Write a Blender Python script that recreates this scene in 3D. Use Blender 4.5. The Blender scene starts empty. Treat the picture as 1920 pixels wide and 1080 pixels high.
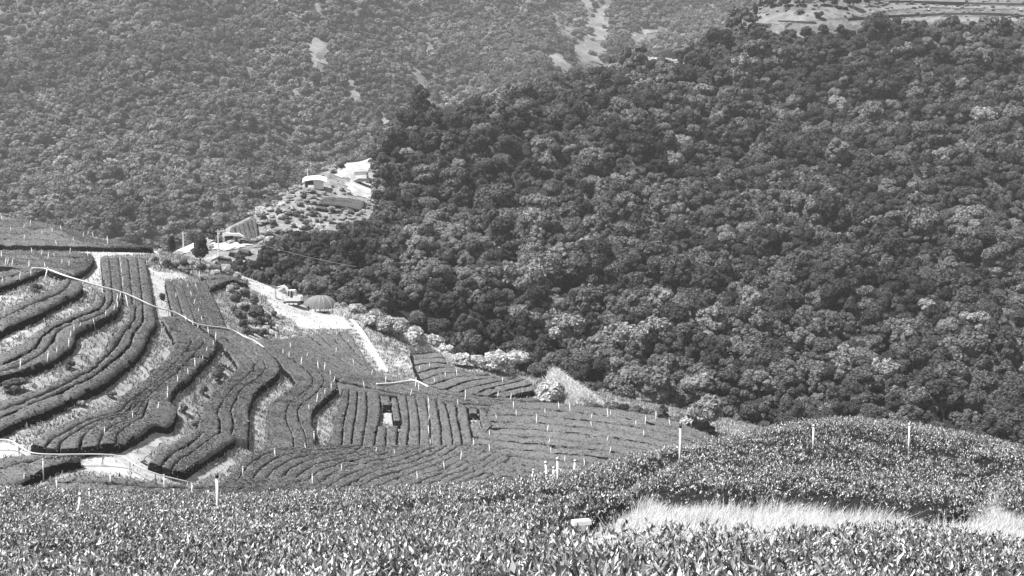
import bpy, math, random
import numpy as np
from mathutils import Vector, Matrix
R = math.radians
rng = np.random.default_rng(7)
random.seed(7)
scene = bpy.context.scene
C = scene.collection

# ------------------------------------------------------------------ camera, sky, sun, exposure
FPX, PITCH = 2200.0, R(-5.0)
cam_d = bpy.data.cameras.new('camera'); cam = bpy.data.objects.new('camera', cam_d); C.objects.link(cam)
cam_d.sensor_width = 36; cam_d.lens = FPX / 1920 * 36
cam_d.clip_start = 0.3; cam_d.clip_end = 6000
cam.location = (0, 0, 0); cam.rotation_euler = (R(90) + PITCH, 0, 0)
scene.camera = cam

SUN_EL, SUN_AZ = R(61), R(-112)          # azimuth from +Y towards +X (negative: behind the scene, on the left)
w = bpy.data.worlds.new('World'); scene.world = w; w.use_nodes = True
nt = w.node_tree; bg = nt.nodes['Background']
sky = nt.nodes.new('ShaderNodeTexSky'); sky.sky_type = 'NISHITA'; sky.sun_disc = False
sky.sun_elevation = SUN_EL; sky.sun_rotation = SUN_AZ
bw = nt.nodes.new('ShaderNodeRGBToBW')   # the photograph is black and white
nt.links.new(sky.outputs[0], bw.inputs[0]); nt.links.new(bw.outputs[0], bg.inputs[0]); bg.inputs[1].default_value = 0.05
sd = bpy.data.lights.new('sun', 'SUN'); sun = bpy.data.objects.new('sun', sd); C.objects.link(sun)
sd.energy = 4.6; sd.angle = R(0.5)
sdir = Vector((math.cos(SUN_EL) * math.sin(SUN_AZ), math.cos(SUN_EL) * math.cos(SUN_AZ), math.sin(SUN_EL)))
sun.rotation_euler = (-sdir).to_track_quat('-Z', 'Y').to_euler(); sun.location = sdir * 50
vs = scene.view_settings
vs.view_transform = 'Standard'; vs.look = 'None'; vs.exposure = 1.2; vs.gamma = 1; vs.use_curve_mapping = False
scene.cycles.max_bounces = 5; scene.cycles.diffuse_bounces = 2; scene.cycles.transparent_max_bounces = 4
scene.cycles.volume_bounces = 0

# ------------------------------------------------------------------ object helpers
def tag(o, label=None, cat=None, group=None, kind=None):
    if label: o['label'] = label
    if cat: o['category'] = cat
    if group: o['group'] = group
    if kind: o['kind'] = kind
    return o
def mesh_np(name, V, F, mat, parent=None, smooth=False, link=True):
    """V (n,3); F list of (m,k) index arrays"""
    me = bpy.data.meshes.new(name)
    V = np.ascontiguousarray(V, dtype=np.float32)
    if isinstance(F, np.ndarray): F = [F]
    F = [f for f in F if len(f)]
    me.vertices.add(len(V)); me.vertices.foreach_set('co', V.ravel())
    loops = np.concatenate([f.ravel() for f in F]).astype(np.int32)
    tot = np.concatenate([np.full(len(f), f.shape[1], np.int32) for f in F])
    st = np.concatenate([[0], np.cumsum(tot)[:-1]]).astype(np.int32)
    me.loops.add(len(loops)); me.loops.foreach_set('vertex_index', loops)
    me.polygons.add(len(tot)); me.polygons.foreach_set('loop_start', st); me.polygons.foreach_set('loop_total', tot)
    me.polygons.foreach_set('use_smooth', np.full(len(tot), smooth))
    me.update(calc_edges=True); me.validate()
    if mat: me.materials.append(mat)
    if not link: return me
    o = bpy.data.objects.new(name, me); C.objects.link(o)
    if parent: o.parent = parent
    return o
def empty(name, loc, rz=0):
    o = bpy.data.objects.new(name, None); C.objects.link(o); o.location = loc; o.rotation_euler = (0, 0, rz); o.empty_display_size = .2
    return o
class MB:
    def __init__(s): s.v = []; s.f = []
    def add(s, vs_, fs): n = len(s.v); s.v += [tuple(v) for v in vs_]; s.f += [tuple(i + n for i in f) for f in fs]; return s
    def box(s, c, d, M=None, taper=1.0):
        P = []
        for z in (-.5, .5):
            k = 1 if z < 0 else taper
            for x, y in ((-.5, -.5), (.5, -.5), (.5, .5), (-.5, .5)): P.append(Vector((x * d[0] * k, y * d[1] * k, z * d[2])))
        if M: P = [M @ p for p in P]
        P = [p + Vector(c) for p in P]
        return s.add(P, [(0, 3, 2, 1), (4, 5, 6, 7), (0, 1, 5, 4), (1, 2, 6, 5), (2, 3, 7, 6), (3, 0, 4, 7)])
    def tube(s, pts, r, n=8, cap=True):
        pts = [Vector(p) for p in pts]; rs = r if isinstance(r, (list, tuple)) else [r] * len(pts); P = []
        for i, p in enumerate(pts):
            d = (pts[min(i + 1, len(pts) - 1)] - pts[max(i - 1, 0)]).normalized()
            a = d.cross(Vector((0, 0, 1)) if abs(d.z) < .9 else Vector((1, 0, 0))).normalized(); b = d.cross(a)
            for k in range(n): t = 2 * math.pi * k / n; P.append(p + (a * math.cos(t) + b * math.sin(t)) * rs[i])
        F = [(i * n + k, i * n + (k + 1) % n, (i + 1) * n + (k + 1) % n, (i + 1) * n + k) for i in range(len(pts) - 1) for k in range(n)]
        if cap: F += [tuple(range(n - 1, -1, -1)), tuple((len(pts) - 1) * n + k for k in range(n))]
        return s.add(P, F)
    def prism(s, poly, w, axis='y', off=0):
        n = len(poly); P = []
        for sgn in (-.5, .5):
            for a, b in poly: P.append((a, sgn * w + off, b))
        return s.add(P, [tuple(range(n)), tuple(range(2 * n - 1, n - 1, -1))] + [(i, i + n, (i + 1) % n + n, (i + 1) % n) for i in range(n)])
    def build(s, name, mat, parent=None, smooth=False):
        me = bpy.data.meshes.new(name); me.from_pydata(s.v, [], s.f)
        import bmesh
        bm = bmesh.new(); bm.from_mesh(me); bmesh.ops.recalc_face_normals(bm, faces=bm.faces); bm.to_mesh(me); bm.free()
        me.materials.append(mat); o = bpy.data.objects.new(name, me); C.objects.link(o)
        if smooth: me.polygons.foreach_set('use_smooth', [True] * len(me.polygons))
        if parent: o.parent = parent
        return o

# ------------------------------------------------------------------ materials (all neutral greys: a black and white photograph)
def mk(name):
    m = bpy.data.materials.new(name); m.use_nodes = True; t = m.node_tree; t.nodes.clear()
    return m, t, t.nodes.new('ShaderNodeOutputMaterial')
def ramp(t, fac, stops):
    r = t.nodes.new('ShaderNodeValToRGB'); e = r.color_ramp.elements
    while len(e) < len(stops): e.new(.5)
    for i, (p, v) in enumerate(stops): e[i].position = p; e[i].color = (v, v, v, 1)
    t.links.new(fac, r.inputs[0]); return r.outputs[0]
def noise(t, vec, scale, detail=3, rough=.6):
    n = t.nodes.new('ShaderNodeTexNoise'); n.inputs['Scale'].default_value = scale; n.inputs['Detail'].default_value = detail
    n.inputs['Roughness'].default_value = rough; t.links.new(vec, n.inputs['Vector']); return n.outputs[0]
def mul(t, a, b, op='MULTIPLY'):
    n = t.nodes.new('ShaderNodeMath'); n.operation = op
    for i, q in enumerate((a, b)):
        if isinstance(q, (int, float)): n.inputs[i].default_value = q
        else: t.links.new(q, n.inputs[i])
    return n.outputs[0]
def pos(t): return t.nodes.new('ShaderNodeNewGeometry').outputs['Position']
def paint(name, v, rough=.5, metal=0, var=.15, sc=3):
    m, t, o = mk(name); b = t.nodes.new('ShaderNodeBsdfPrincipled'); b.inputs['Roughness'].default_value = rough; b.inputs['Metallic'].default_value = metal
    t.links.new(ramp(t, noise(t, pos(t), sc, 4), [(.3, v * (1 - var)), (.7, min(1, v * (1 + var)))]), b.inputs['Base Color'])
    t.links.new(b.outputs[0], o.inputs[0]); return m
def foliage(name, stops, pn=(.75, 1.25), psc=.05, isl=(.7, 1.35), trans=.3, gloss=0, rnd=True, grough=.35):
    m, t, o = mk(name)
    g = t.nodes.new('ShaderNodeNewGeometry')
    if rnd: src = t.nodes.new('ShaderNodeObjectInfo').outputs['Random']
    else: src = g.outputs['Random Per Island']
    c = ramp(t, src, stops)
    c = mul(t, c, ramp(t, noise(t, g.outputs['Position'], psc, 3), [(.35, pn[0]), (.65, min(pn[1], 1.0) if pn[1] <= 1 else 1.0)]))
    mr = t.nodes.new('ShaderNodeMapRange'); t.links.new(g.outputs['Random Per Island'], mr.inputs[0])
    mr.inputs[3].default_value = isl[0]; mr.inputs[4].default_value = isl[1]
    c = mul(t, c, mr.outputs[0])
    d = t.nodes.new('ShaderNodeBsdfDiffuse'); tr = t.nodes.new('ShaderNodeBsdfTranslucent'); mx = t.nodes.new('ShaderNodeMixShader')
    t.links.new(c, d.inputs[0]); t.links.new(c, tr.inputs[0]); mx.inputs[0].default_value = trans
    t.links.new(d.outputs[0], mx.inputs[1]); t.links.new(tr.outputs[0], mx.inputs[2]); out = mx.outputs[0]
    if gloss:
        gl = t.nodes.new('ShaderNodeBsdfGlossy'); gl.inputs['Roughness'].default_value = grough; gl.inputs[0].default_value = (.9, .9, .9, 1)
        m2 = t.nodes.new('ShaderNodeMixShader'); m2.inputs[0].default_value = gloss
        t.links.new(out, m2.inputs[1]); t.links.new(gl.outputs[0], m2.inputs[2]); out = m2.outputs[0]
    t.links.new(out, o.inputs[0]); return m
def ground_mat(name, a, b, c, s1=.12, s2=1.2, bump=.4):
    m, t, o = mk(name); p = pos(t); bs = t.nodes.new('ShaderNodeBsdfDiffuse')
    n1 = noise(t, p, s1, 4); n2 = noise(t, p, s2, 6, .7)
    v = mul(t, mul(t, n1, .55), mul(t, n2, .45), 'ADD')
    t.links.new(ramp(t, v, [(.36, a), (.5, b), (.62, c)]), bs.inputs[0])
    bp = t.nodes.new('ShaderNodeBump'); bp.inputs['Strength'].default_value = bump; bp.inputs['Distance'].default_value = .15
    t.links.new(n2, bp.inputs['Height']); t.links.new(bp.outputs[0], bs.inputs['Normal'])
    t.links.new(bs.outputs[0], o.inputs[0]); return m

M_TEA = None
def tea_mat(name, base, spread):
    m, t, o = mk(name); p = pos(t); bs = t.nodes.new('ShaderNodeBsdfDiffuse')
    n1 = noise(t, p, .09, 3); n2 = noise(t, p, 3.2, 5, .75); n3 = noise(t, p, .7, 2)
    v = mul(t, mul(t, mul(t, n1, .25), mul(t, n2, .5), 'ADD'), mul(t, n3, .25), 'ADD')
    t.links.new(ramp(t, v, [(.36, base * (1 - spread)), (.5, base), (.66, base * (1 + spread * 1.3))]), bs.inputs[0])
    bp = t.nodes.new('ShaderNodeBump'); bp.inputs['Strength'].default_value = .9; bp.inputs['Distance'].default_value = .12
    t.links.new(noise(t, p, 4.5, 5, .7), bp.inputs['Height']); t.links.new(bp.outputs[0], bs.inputs['Normal'])
    t.links.new(bs.outputs[0], o.inputs[0]); return m
M_TEA = tea_mat('clipped_tea', .15, .36)
M_TEAFAR = tea_mat('far_clipped_tea', .1, .3)
M_TWIGSHADE = foliage('shaded_tea_twigs', [(0, .012), (1, .016)], (.7, 1), 1, (1, 1), 0, rnd=False)  # dark twigs, deepened so the shade of the hedge sides sits in the colour
M_SPRAY = foliage('tea_spray', [(0, .07), (.45, .15), (.8, .23), (1, .38)], (.8, 1), .4, (1, 1), .25, rnd=False)
M_TEALEAF = foliage('tea_leaf', [(0, .035), (.4, .12), (.75, .36), (1, .72)], (.75, 1), .4, (.85, 1.15), .33, .09, rnd=False, grough=.4)
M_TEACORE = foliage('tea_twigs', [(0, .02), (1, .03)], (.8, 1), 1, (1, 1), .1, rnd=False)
M_CROWN = foliage('tree_leaves', [(0, .07), (.35, .12), (.75, .185), (1, .3)], (.52, 1.0), .025, (.33, 1.7), .25)
M_CROWND = foliage('dark_tree_leaves', [(0, .07), (1, .095)], (.7, 1.0), .03, (.75, 1.25), .2)
M_CROWNP = foliage('pale_tree_leaves', [(0, .22), (1, .36)], (.7, 1.0), .03, (.6, 1.4), .3)
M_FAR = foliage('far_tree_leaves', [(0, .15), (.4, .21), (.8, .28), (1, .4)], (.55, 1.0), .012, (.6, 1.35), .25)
M_SHRUB = foliage('pale_scrub_leaves', [(0, .5), (.5, .66), (1, .82)], (.7, 1.0), .3, (.5, 1.4), .35)
M_SHRUBD = foliage('dark_scrub_leaves', [(0, .16), (1, .26)], (.6, 1.0), .3, (.5, 1.5), .3)
M_BARK = paint('bark', .12, .9)
M_STRAW = foliage('dry_grass_blade', [(0, .6), (.6, .78), (1, .88)], (.9, 1), .5, (.9, 1.0), .5, rnd=False)
M_WEED = foliage('bank_weed_blade', [(0, .12), (.3, .3), (.65, .5), (1, .72)], (.55, 1), .35, (.8, 1.1), .35, rnd=False)
M_BANK = ground_mat('dry_bank', .15, .32, .48, .22, 1.6)
M_HILL = ground_mat('hilltop_turf', .07, .12, .2, .2, 1.0)
M_SPUR = ground_mat('scrubby_soil', .1, .2, .36, .25, 1.2)
M_TRACK = ground_mat('hill_track', .1, .17, .25, .3, 2)
M_CLEAR = ground_mat('bright_clearing', .24, .4, .56, .3, 2.5, .2)
M_NEARG = ground_mat('straw_litter', .45, .6, .72, .5, 4)
M_PATH = ground_mat('bare_path', .3, .42, .54, .3, 2.5, .2)
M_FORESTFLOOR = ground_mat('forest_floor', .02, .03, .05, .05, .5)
M_FARGROUND = ground_mat('far_slope_ground', .08, .12, .17, .02, .2)
M_WHITE = paint('white_plastic', .8, .45, var=.06)
M_STEEL = paint('dark_steel', .05, .5, .3)
M_GLASS = paint('dark_glass', .03, .08, var=.05)
M_RUBBER = paint('black_track', .025, .8)
M_CONC = paint('pale_concrete', .84, .8, var=.08, sc=1.5)
M_ROOF = paint('white_sheet_roof', .8, .5, var=.05)
M_SHADE = paint('grey_net', .15, .9, var=.12, sc=1)
M_ROCK = paint('pale_rock', .55, .9, var=.3, sc=2)
M_WOOD = paint('weathered_wood', .35, .8)
M_BLACK = paint('black_fitting', .03, .6)

# ------------------------------------------------------------------ surfaces: thin plate splines through surveyed points
def ray(px, py):
    u = (np.asarray(px, float) - 960) / FPX; v = (540 - np.asarray(py, float)) / FPX
    return np.stack([u, math.cos(PITCH) - v * math.sin(PITCH), math.sin(PITCH) + v * math.cos(PITCH)], -1)
def P(px, py, Y): d = ray(px, py); return d * (Y / d[..., 1])[..., None]
def proj(X):
    X = np.asarray(X, float); y = X[..., 1] * math.cos(PITCH) + X[..., 2] * math.sin(PITCH); z = -X[..., 1] * math.sin(PITCH) + X[..., 2] * math.cos(PITCH)
    y = np.maximum(y, 1e-3)
    return 960 + FPX * X[..., 0] / y, 540 - FPX * z / y
class Surf:
    def __init__(s, pix, world=(), scale=100., lam=1e-4, relief=None):
        s.relief = None
        pts = [P(np.array(a), np.array(b), np.array(Y)) for a, b, Y in pix] + [np.array(q, float) for q in world]
        A = np.array(pts); s.sc = scale; s.c = A[:, :2] / scale; n = len(A)
        K = s.U(np.linalg.norm(s.c[:, None] - s.c[None], axis=2)) + lam * np.eye(n)
        Q = np.hstack([np.ones((n, 1)), s.c]); L = np.zeros((n + 3, n + 3)); L[:n, :n] = K; L[:n, n:] = Q; L[n:, :n] = Q.T
        s.w = np.linalg.solve(L, np.concatenate([A[:, 2], np.zeros(3)])); s.relief = relief
    @staticmethod
    def U(r): return np.where(r > 1e-9, r * r * np.log(np.maximum(r, 1e-9)), 0)
    def __call__(s, x, y):
        x = np.asarray(x, float); y = np.asarray(y, float); sh = x.shape; q = np.stack([x.ravel(), y.ravel()], 1) / s.sc; out = np.empty(len(q))
        for i in range(0, len(q), 20000):
            b = q[i:i + 20000]; r = np.linalg.norm(b[:, None] - s.c[None], axis=2)
            out[i:i + 20000] = s.U(r) @ s.w[:-3] + s.w[-3] + b @ s.w[-2:]
        out = out.reshape(sh)
        return out + s.relief(x, y) if s.relief else out
    def hit(s, px, py, off=0., y0=4., y1=900., n=260):
        """first crossing of each pixel ray with the surface + off"""
        px = np.atleast_1d(np.asarray(px, float)); py = np.atleast_1d(np.asarray(py, float)); d = ray(px, py); d = d / d[:, 1:2]
        Y = np.geomspace(y0, y1, n); G = d[:, None, :] * Y[None, :, None]
        below = G[..., 2] < s(G[..., 0], G[..., 1]) + off
        k = np.argmax(below, 1); miss = ~below.any(1); k = np.clip(k, 1, n - 1); a = Y[k - 1]; b = Y[k].copy()
        for _ in range(22):
            m = (a + b) / 2; q = d * m[:, None]; bl = q[:, 2] < s(q[:, 0], q[:, 1]) + off; b = np.where(bl, m, b); a = np.where(bl, a, m)
        q = d * b[:, None]; q[miss] = np.nan
        return q
# canopy of the near tea (camera side)
F = Surf([(-300,1080,11),(0,1080,9.5),(400,1080,9.5),(850,1080,7.5),(1100,1080,5.6),(1500,1080,7.5),(1920,1080,8.5),(2250,1080,9.5),
          (0,1000,15),(400,1000,14.5),(800,1000,13),(1100,985,9.5),(1330,968,10.5),(1600,1000,13),(1900,1000,14.5),(2250,1010,16),
          (1100,955,17.5),(1500,930,21),(1850,930,22),(2200,950,23),(0,950,23),(400,950,21),(800,945,20),(1190,905,22),
          (-250,935,34),(0,925,31),(200,925,29),(410,927,26),(650,922,26),(850,910,26),(1000,893,27),(1100,876,28),(1200,851,30),(1275,838,31),(1350,822,33),(1440,802,36),
          (1550,787,40),(1700,797,40),(1830,817,38),(1920,837,37),(2100,880,35),(1500,860,28),(1800,870,29),(1550,796,45),(1700,807,44),(1440,812,41),(1830,827,42),(1350,831,37),(1200,859,33),(1100,883,31),(1000,901,30),(1920,847,41)],
         [(-24,44,-14),(-18,41,-13),(-9,37,-11.8),(-5,36,-11.2),(0,36,-10.9),(4.4,41,-11.2),(8,45,-11.6),(12,54,-13.5),(18,53,-13.2),(-30,55,-16.5),(-12,55,-15.5),(0,55,-15),(10,57,-14.5),(20,62,-14),(30,62,-14),(-60,80,-24),(0,80,-24),(50,80,-24),(-8,2,-1.7),(0,2,-1.3),(8,2,-1.7),(0,-6,-1.3)], 20.)
# canopy of the tea hill
T = Surf([(0,925,100),(200,915,105),(450,915,122),(700,905,140),(950,900,152),(1200,865,157),(1330,835,160),
          (0,800,110),(250,800,120),(450,800,135),(700,800,156),(900,800,163),(1150,785,168),
          (0,650,124),(200,650,133),(400,650,152),(600,680,172),(750,720,176),(850,680,190),(1000,738,182),(1100,766,174),
          (0,520,142),(200,525,158),(350,560,175),(450,600,182),(520,640,180),(545,570,205),(640,612,200),(720,690,186),
          (300,480,200),(170,478,185),(0,492,162),(0,404,235),(150,432,225),(285,465,210),(0,468,190),(400,490,215),(450,520,212),(780,650,205),(1250,800,166),(600,558,216),(660,574,211),(750,622,204),(850,660,199),(920,682,194),(1000,715,188),(1060,742,182),
          (-250,800,105),(-250,650,118),(-250,500,150),(-250,400,240),(620,580,210)],
         [(-50,60,-38),(0,70,-42),(40,80,-45),(75,150,-46),(60,215,-50),(20,235,-48),(-20,262,-48),(-60,290,-40),(-110,300,-25),(-160,300,-18)], 100., 3e-4)
HT = 1.0        # hedge height on the hill
# forested hillside to the right
H = Surf([(480,475,262),(600,520,258),(700,580,250),(900,640,250),(1100,730,238),(1300,800,228),(1600,820,226),(1900,835,222),(2200,850,218),
          (430,440,285),(450,420,292),(480,402,300),(520,380,308),(560,352,320),(620,330,332),(650,308,344),(600,425,292),(520,445,284),(640,400,306),(600,365,318),(560,400,300),(600,350,325),(690,345,338),(690,300,355),(800,400,320),(1000,450,308),(1200,500,298),(1600,600,280),(1900,620,276),(2200,640,272),
          (750,255,385),(900,215,408),(1050,185,425),(1000,330,355),(1120,140,445),(1260,110,455),(1380,65,470),(1500,200,425),(1600,400,345),(1900,400,342),(2200,400,338),
          (1430,40,480),(1700,45,470),(1900,45,466),(2200,60,460),(1430,8,505),(1700,10,495),(1900,10,490),(2200,10,490)],
         [(-70,400,-30),(-40,440,-10),(0,500,25),(62,500,38),(84,515,45),(102,530,54),(40,560,32),(90,640,45),(200,700,90),(300,640,95),(-80,320,-25),(-110,260,-32),(-75,348,-14),(-62,366,-12),(-46,388,-5),(-95,325,-22),(-30,404,2),(-60,200,-60),(0,180,-66),(80,180,-66),(150,170,-66),(-20,215,-57),(60,205,-58)], 100., 2e-4,
         lambda x, y: np.clip((x + 15) / 40, 0, 1) * np.clip((y - 225) / 40, 0, 1) * (2.2 * np.sin(x / 9 + 1.2 * np.sin(y / 17)) * np.sin(y / 23 + .7) + 1.6 * np.sin(x / 21 - y / 31)))
# far mountainside
G = Surf([(-200,420,470),(0,410,480),(300,450,470),(500,400,500),(0,200,640),(300,200,680),(600,250,680),(0,0,780),(300,0,830),(600,0,880),(800,150,850),
          (1000,100,960),(1000,0,1040),(1250,0,1120),(1450,-60,1250),(-300,0,760),(300,330,560),(720,210,760),(1700,-150,1400),(300,-250,1050),(-300,-250,950),(900,-250,1200)],
         [(-150,330,-60),(-60,330,-60),(60,480,-40),(160,600,-10),(-260,330,-50),(300,800,40)], 300., 1e-4,
         lambda x, y: np.clip((y - 420) / 120, 0, 1) * (9 * np.sin(x / 26 + y / 70 + 1.1 * np.sin(y / 60)) + 6 * np.sin(x / 55 - y / 48 + 1) + 3.5 * np.sin(x / 13 + 1.5 * np.sin(y / 31))))

# ------------------------------------------------------------------ ground sheets
def sheet(name, fn, off, x0, x1, y0, y1, nx, ny, mat, geo=False, rough=0, polar=False):
    ys = np.geomspace(y0, y1, ny) if geo else np.linspace(y0, y1, ny)
    if polar: a = np.linspace(x0, x1, nx); X = ys[:, None] * a[None]; Y = np.repeat(ys[:, None], nx, 1)
    else: X, Y = np.meshgrid(np.linspace(x0, x1, nx), ys)
    Z = fn(X, Y) + off
    if rough: Z = Z + rng.normal(0, rough, Z.shape)
    V = np.stack([X, Y, Z], -1).reshape(-1, 3); i = (np.arange(ny - 1)[:, None] * nx + np.arange(nx - 1)[None]).ravel()
    return tag(mesh_np(name, V, np.stack([i, i + 1, i + nx + 1, i + nx], 1), mat, smooth=True), kind='structure')
NH = .6        # near hedge height
def Fground(x, y): return F(x, y) - NH
sheet('ground', Fground, 0, -.75, .75, 2, 85, 130, 150, M_BANK, True, .01, True)
sheet('near_ground', Fground, 0, -8, 8, -6, 2.0, 20, 12, M_NEARG)
sheet('terraced_slope', T, -HT, -175, 75, 62, 300, 250, 240, M_BANK, rough=.05)
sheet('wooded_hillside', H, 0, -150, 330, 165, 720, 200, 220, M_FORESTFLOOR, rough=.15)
sheet('far_mountainside', G, 0, -700, 900, 330, 1500, 160, 150, M_FARGROUND, rough=.8)

# ------------------------------------------------------------------ polygons
def inpoly(x, y, poly):
    x = np.asarray(x); y = np.asarray(y); ins = np.zeros(x.shape, bool); n = len(poly)
    for i in range(n):
        (x1, y1), (x2, y2) = poly[i], poly[(i + 1) % n]
        c = ((y1 > y) != (y2 > y)); xi = (x2 - x1) * (y - y1) / ((y2 - y1) if y2 != y1 else 1e-9) + x1; ins ^= c & (x < xi)
    return ins
def edgedist(x, y, poly):
    d = np.full(np.shape(x), 1e9)
    for i in range(len(poly)):
        a = np.array(poly[i]); b = np.array(poly[(i + 1) % len(poly)]); ab = b - a
        t = np.clip(((x - a[0]) * ab[0] + (y - a[1]) * ab[1]) / max(ab @ ab, 1e-9), 0, 1); d = np.minimum(d, np.hypot(x - a[0] - t * ab[0], y - a[1] - t * ab[1]))
    return d
def resample(pl, n):
    pl = np.asarray(pl, float); s = np.concatenate([[0], np.cumsum(np.linalg.norm(np.diff(pl, axis=0), axis=1))]); t = np.linspace(0, s[-1], n)
    return np.stack([np.interp(t, s, pl[:, k]) for k in range(pl.shape[1])], 1)
def smooth_pl(pl, k=2):
    pl = np.asarray(pl, float)
    for _ in range(k):
        q = [pl[0]]
        for a, b in zip(pl[:-1], pl[1:]): q += [a * .75 + b * .25, a * .25 + b * .75]
        pl = np.array(q + [pl[-1]])
    return pl
ORD = ['first','second','third','fourth','fifth','sixth','seventh','eighth','ninth','tenth','eleventh','twelfth','thirteenth','fourteenth','fifteenth','sixteenth','seventeenth','eighteenth','nineteenth','twentieth']
TENS = {2:'twenty',3:'thirty',4:'forty',5:'fifty',6:'sixty',7:'seventy',8:'eighty',9:'ninety'}
def ordw(i):
    n = i + 1
    if n <= 20: return ORD[i]
    if n < 100:
        t, r = divmod(n, 10); return (TENS[t] + '-' + ORD[r - 1]) if r else TENS[t][:-1] + 'ieth'
    return 'last'

# ------------------------------------------------------------------ tea hedges of the hill: swept between boundary lines
SEG = .42
hedge_tops = []   # world outlines for masking the bank weeds
def sweep(Aw, Bw, surf, height, mat, name='tea_hedge', gap=.13, seg=SEG, rough=.03, dA=1., dB=1., ends=(1., 1.)):
    # dA, dB: how deep the bush drops at each side (touching neighbours meet in a shallow furrow)
    gap = gap * .4
    """Aw, Bw: world polylines (n,3), matched. returns object of one hedge"""
    L = max(np.linalg.norm(np.diff(Aw, axis=0), axis=1).sum(), np.linalg.norm(np.diff(Bw, axis=0), axis=1).sum()); n = int(max(8, min(260, L / seg)))
    A = resample(Aw, n)[:, :2]; B = resample(Bw, n)[:, :2]; W = np.linalg.norm(B - A, axis=1); u = (B - A) / np.maximum(W, 1e-6)[:, None]
    g = np.minimum(gap, W * .2); ja = np.abs(rng.normal(0, .05, (2, n))); A = A + u * (g + ja[0])[:, None]; B = B - u * (g + ja[1])[:, None]; W = np.maximum(np.linalg.norm(B - A, axis=1), .05)
    wm = float(np.median(W)); K = int(np.clip(wm / .24, 7, 18))
    tt = (1 - np.cos(np.linspace(0, math.pi, K))) / 2
    s = np.linspace(0, 1, n); dist_end = np.minimum(s, 1 - s) * L
    X = A[:, None, :] + (B - A)[:, None, :] * tt[None, :, None]
    def pr(d, dep, w_): return 1 - dep * (1 - np.sqrt(np.clip(1 - (1 - np.clip(d / w_, 0, 1)) ** 2.4, 0, 1)))
    prof = height * np.minimum(np.minimum(pr(tt[None] * W[:, None], dA, .36 if dA > .9 else .13), pr((1 - tt)[None] * W[:, None], dB, .36 if dB > .9 else .13)), np.minimum(pr((s * L)[:, None] + 0 * X[..., 0], ends[0], .26), pr(((1 - s) * L)[:, None] + 0 * X[..., 0], ends[1], .26)))
    zc = surf(X[..., 0], X[..., 1])
    for _ in range(int(L / 9)):   # weaker bushes leave dips in the row
        c0 = rng.uniform(.03, .97); prof = prof * (1 - rng.uniform(.08, .3) * np.exp(-((s - c0) * L / rng.uniform(.25, .7)) ** 2))[:, None]
    low = rng.normal(0, 1, n // 5 + 3); low = (np.interp(np.linspace(0, len(low) - 1, n), np.arange(len(low)), low) * .04)[:, None] + .03 * np.sin(X[..., 0] * 2.1 + np.sin(X[..., 1] * 1.7) * 1.5)
    Z = zc - height + prof * (1 + low) + rng.normal(0, rough, (n, K))
    X = X + rng.normal(0, rough, X.shape)
    top = np.concatenate([X, Z[..., None]], -1)
    sk = top[:, [0, -1], :].copy(); sk[..., 2] = (zc - height - .45)[:, [0, -1]]
    V = np.concatenate([sk[:, :1], top, sk[:, 1:]], 1); K2 = K + 2
    V[0, :, 2] = (surf(V[0, :, 0], V[0, :, 1]) - height - .45); V[-1, :, 2] = surf(V[-1, :, 0], V[-1, :, 1]) - height - .45
    # duplicate end rows so the end faces are steep
    e0 = V[1].copy(); e1 = V[-2].copy()
    i = (np.arange(n - 1)[:, None] * K2 + np.arange(K2 - 1)[None]).ravel()
    QQ = np.stack([i, i + K2, i + K2 + 1, i + 1], 1)
    hedge_tops.append(np.concatenate([A, B[::-1]]))
    # woody sides well below the clipped top: twigs coloured near-black to carry the shade
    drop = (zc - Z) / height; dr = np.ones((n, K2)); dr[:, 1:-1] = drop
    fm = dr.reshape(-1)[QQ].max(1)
    # leaf sprays standing out of the clipped top, fewer on the sides
    area = L * float(np.mean(W)); m = int(min(14000, area * 27)); ti = rng.integers(0, n - 1, m); tj = rng.integers(0, K - 1, m); ta = rng.random((m, 2))[:, :, None]
    p00 = top[ti, tj]; p = p00 + (top[ti + 1, tj] - p00) * ta[:, 0] + (top[ti, tj + 1] - p00) * ta[:, 1]
    ok_ = (drop[ti, tj] < .5); ti = ti[ok_]; tj = tj[ok_]; p = p[ok_]; m = len(p)
    nn = rng.normal(0, .55, (m, 3)) + np.array([0, 0, 1.]); nn /= np.linalg.norm(nn, axis=1)[:, None]; a_ = np.cross(nn, rng.normal(size=(m, 3))); a_ /= np.linalg.norm(a_, axis=1)[:, None]; b_ = np.cross(nn, a_)
    s_ = (.095 * rng.uniform(.5, 1.5, m))[:, None]; p = p + np.array([0, 0, .03]); V3 = np.stack([p + a_ * s_, p + b_ * s_ * .6, p - a_ * s_, p - b_ * s_ * .6], 1).reshape(-1, 3); nv = V.size // 3
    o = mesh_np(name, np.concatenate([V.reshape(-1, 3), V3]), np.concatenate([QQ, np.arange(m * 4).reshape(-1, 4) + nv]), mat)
    o.data.materials.append(M_TWIGSHADE); o.data.materials.append(M_SPRAY); mi = np.concatenate([(fm > .4).astype(np.int32), np.full(m, 2, np.int32)]); 
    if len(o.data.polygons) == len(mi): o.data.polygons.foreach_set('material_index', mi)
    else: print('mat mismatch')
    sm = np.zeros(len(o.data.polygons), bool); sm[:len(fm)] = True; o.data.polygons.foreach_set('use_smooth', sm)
    return o
def trim(l):
    l = l.replace(' of the ', ' of ') if len(l.split()) > 16 else l
    if len(l.split()) > 16: l = l.replace('clipped tea hedge', 'tea hedge')
    if len(l.split()) > 16: l = l.replace(' from the ', ' from ')
    if len(l.split()) > 16: print('LONG', len(l.split()), l)
    return l
def lines_world(lines, surf): return [surf.hit(*smooth_pl(l, 2).T, y0=70) for l in lines]
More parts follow.
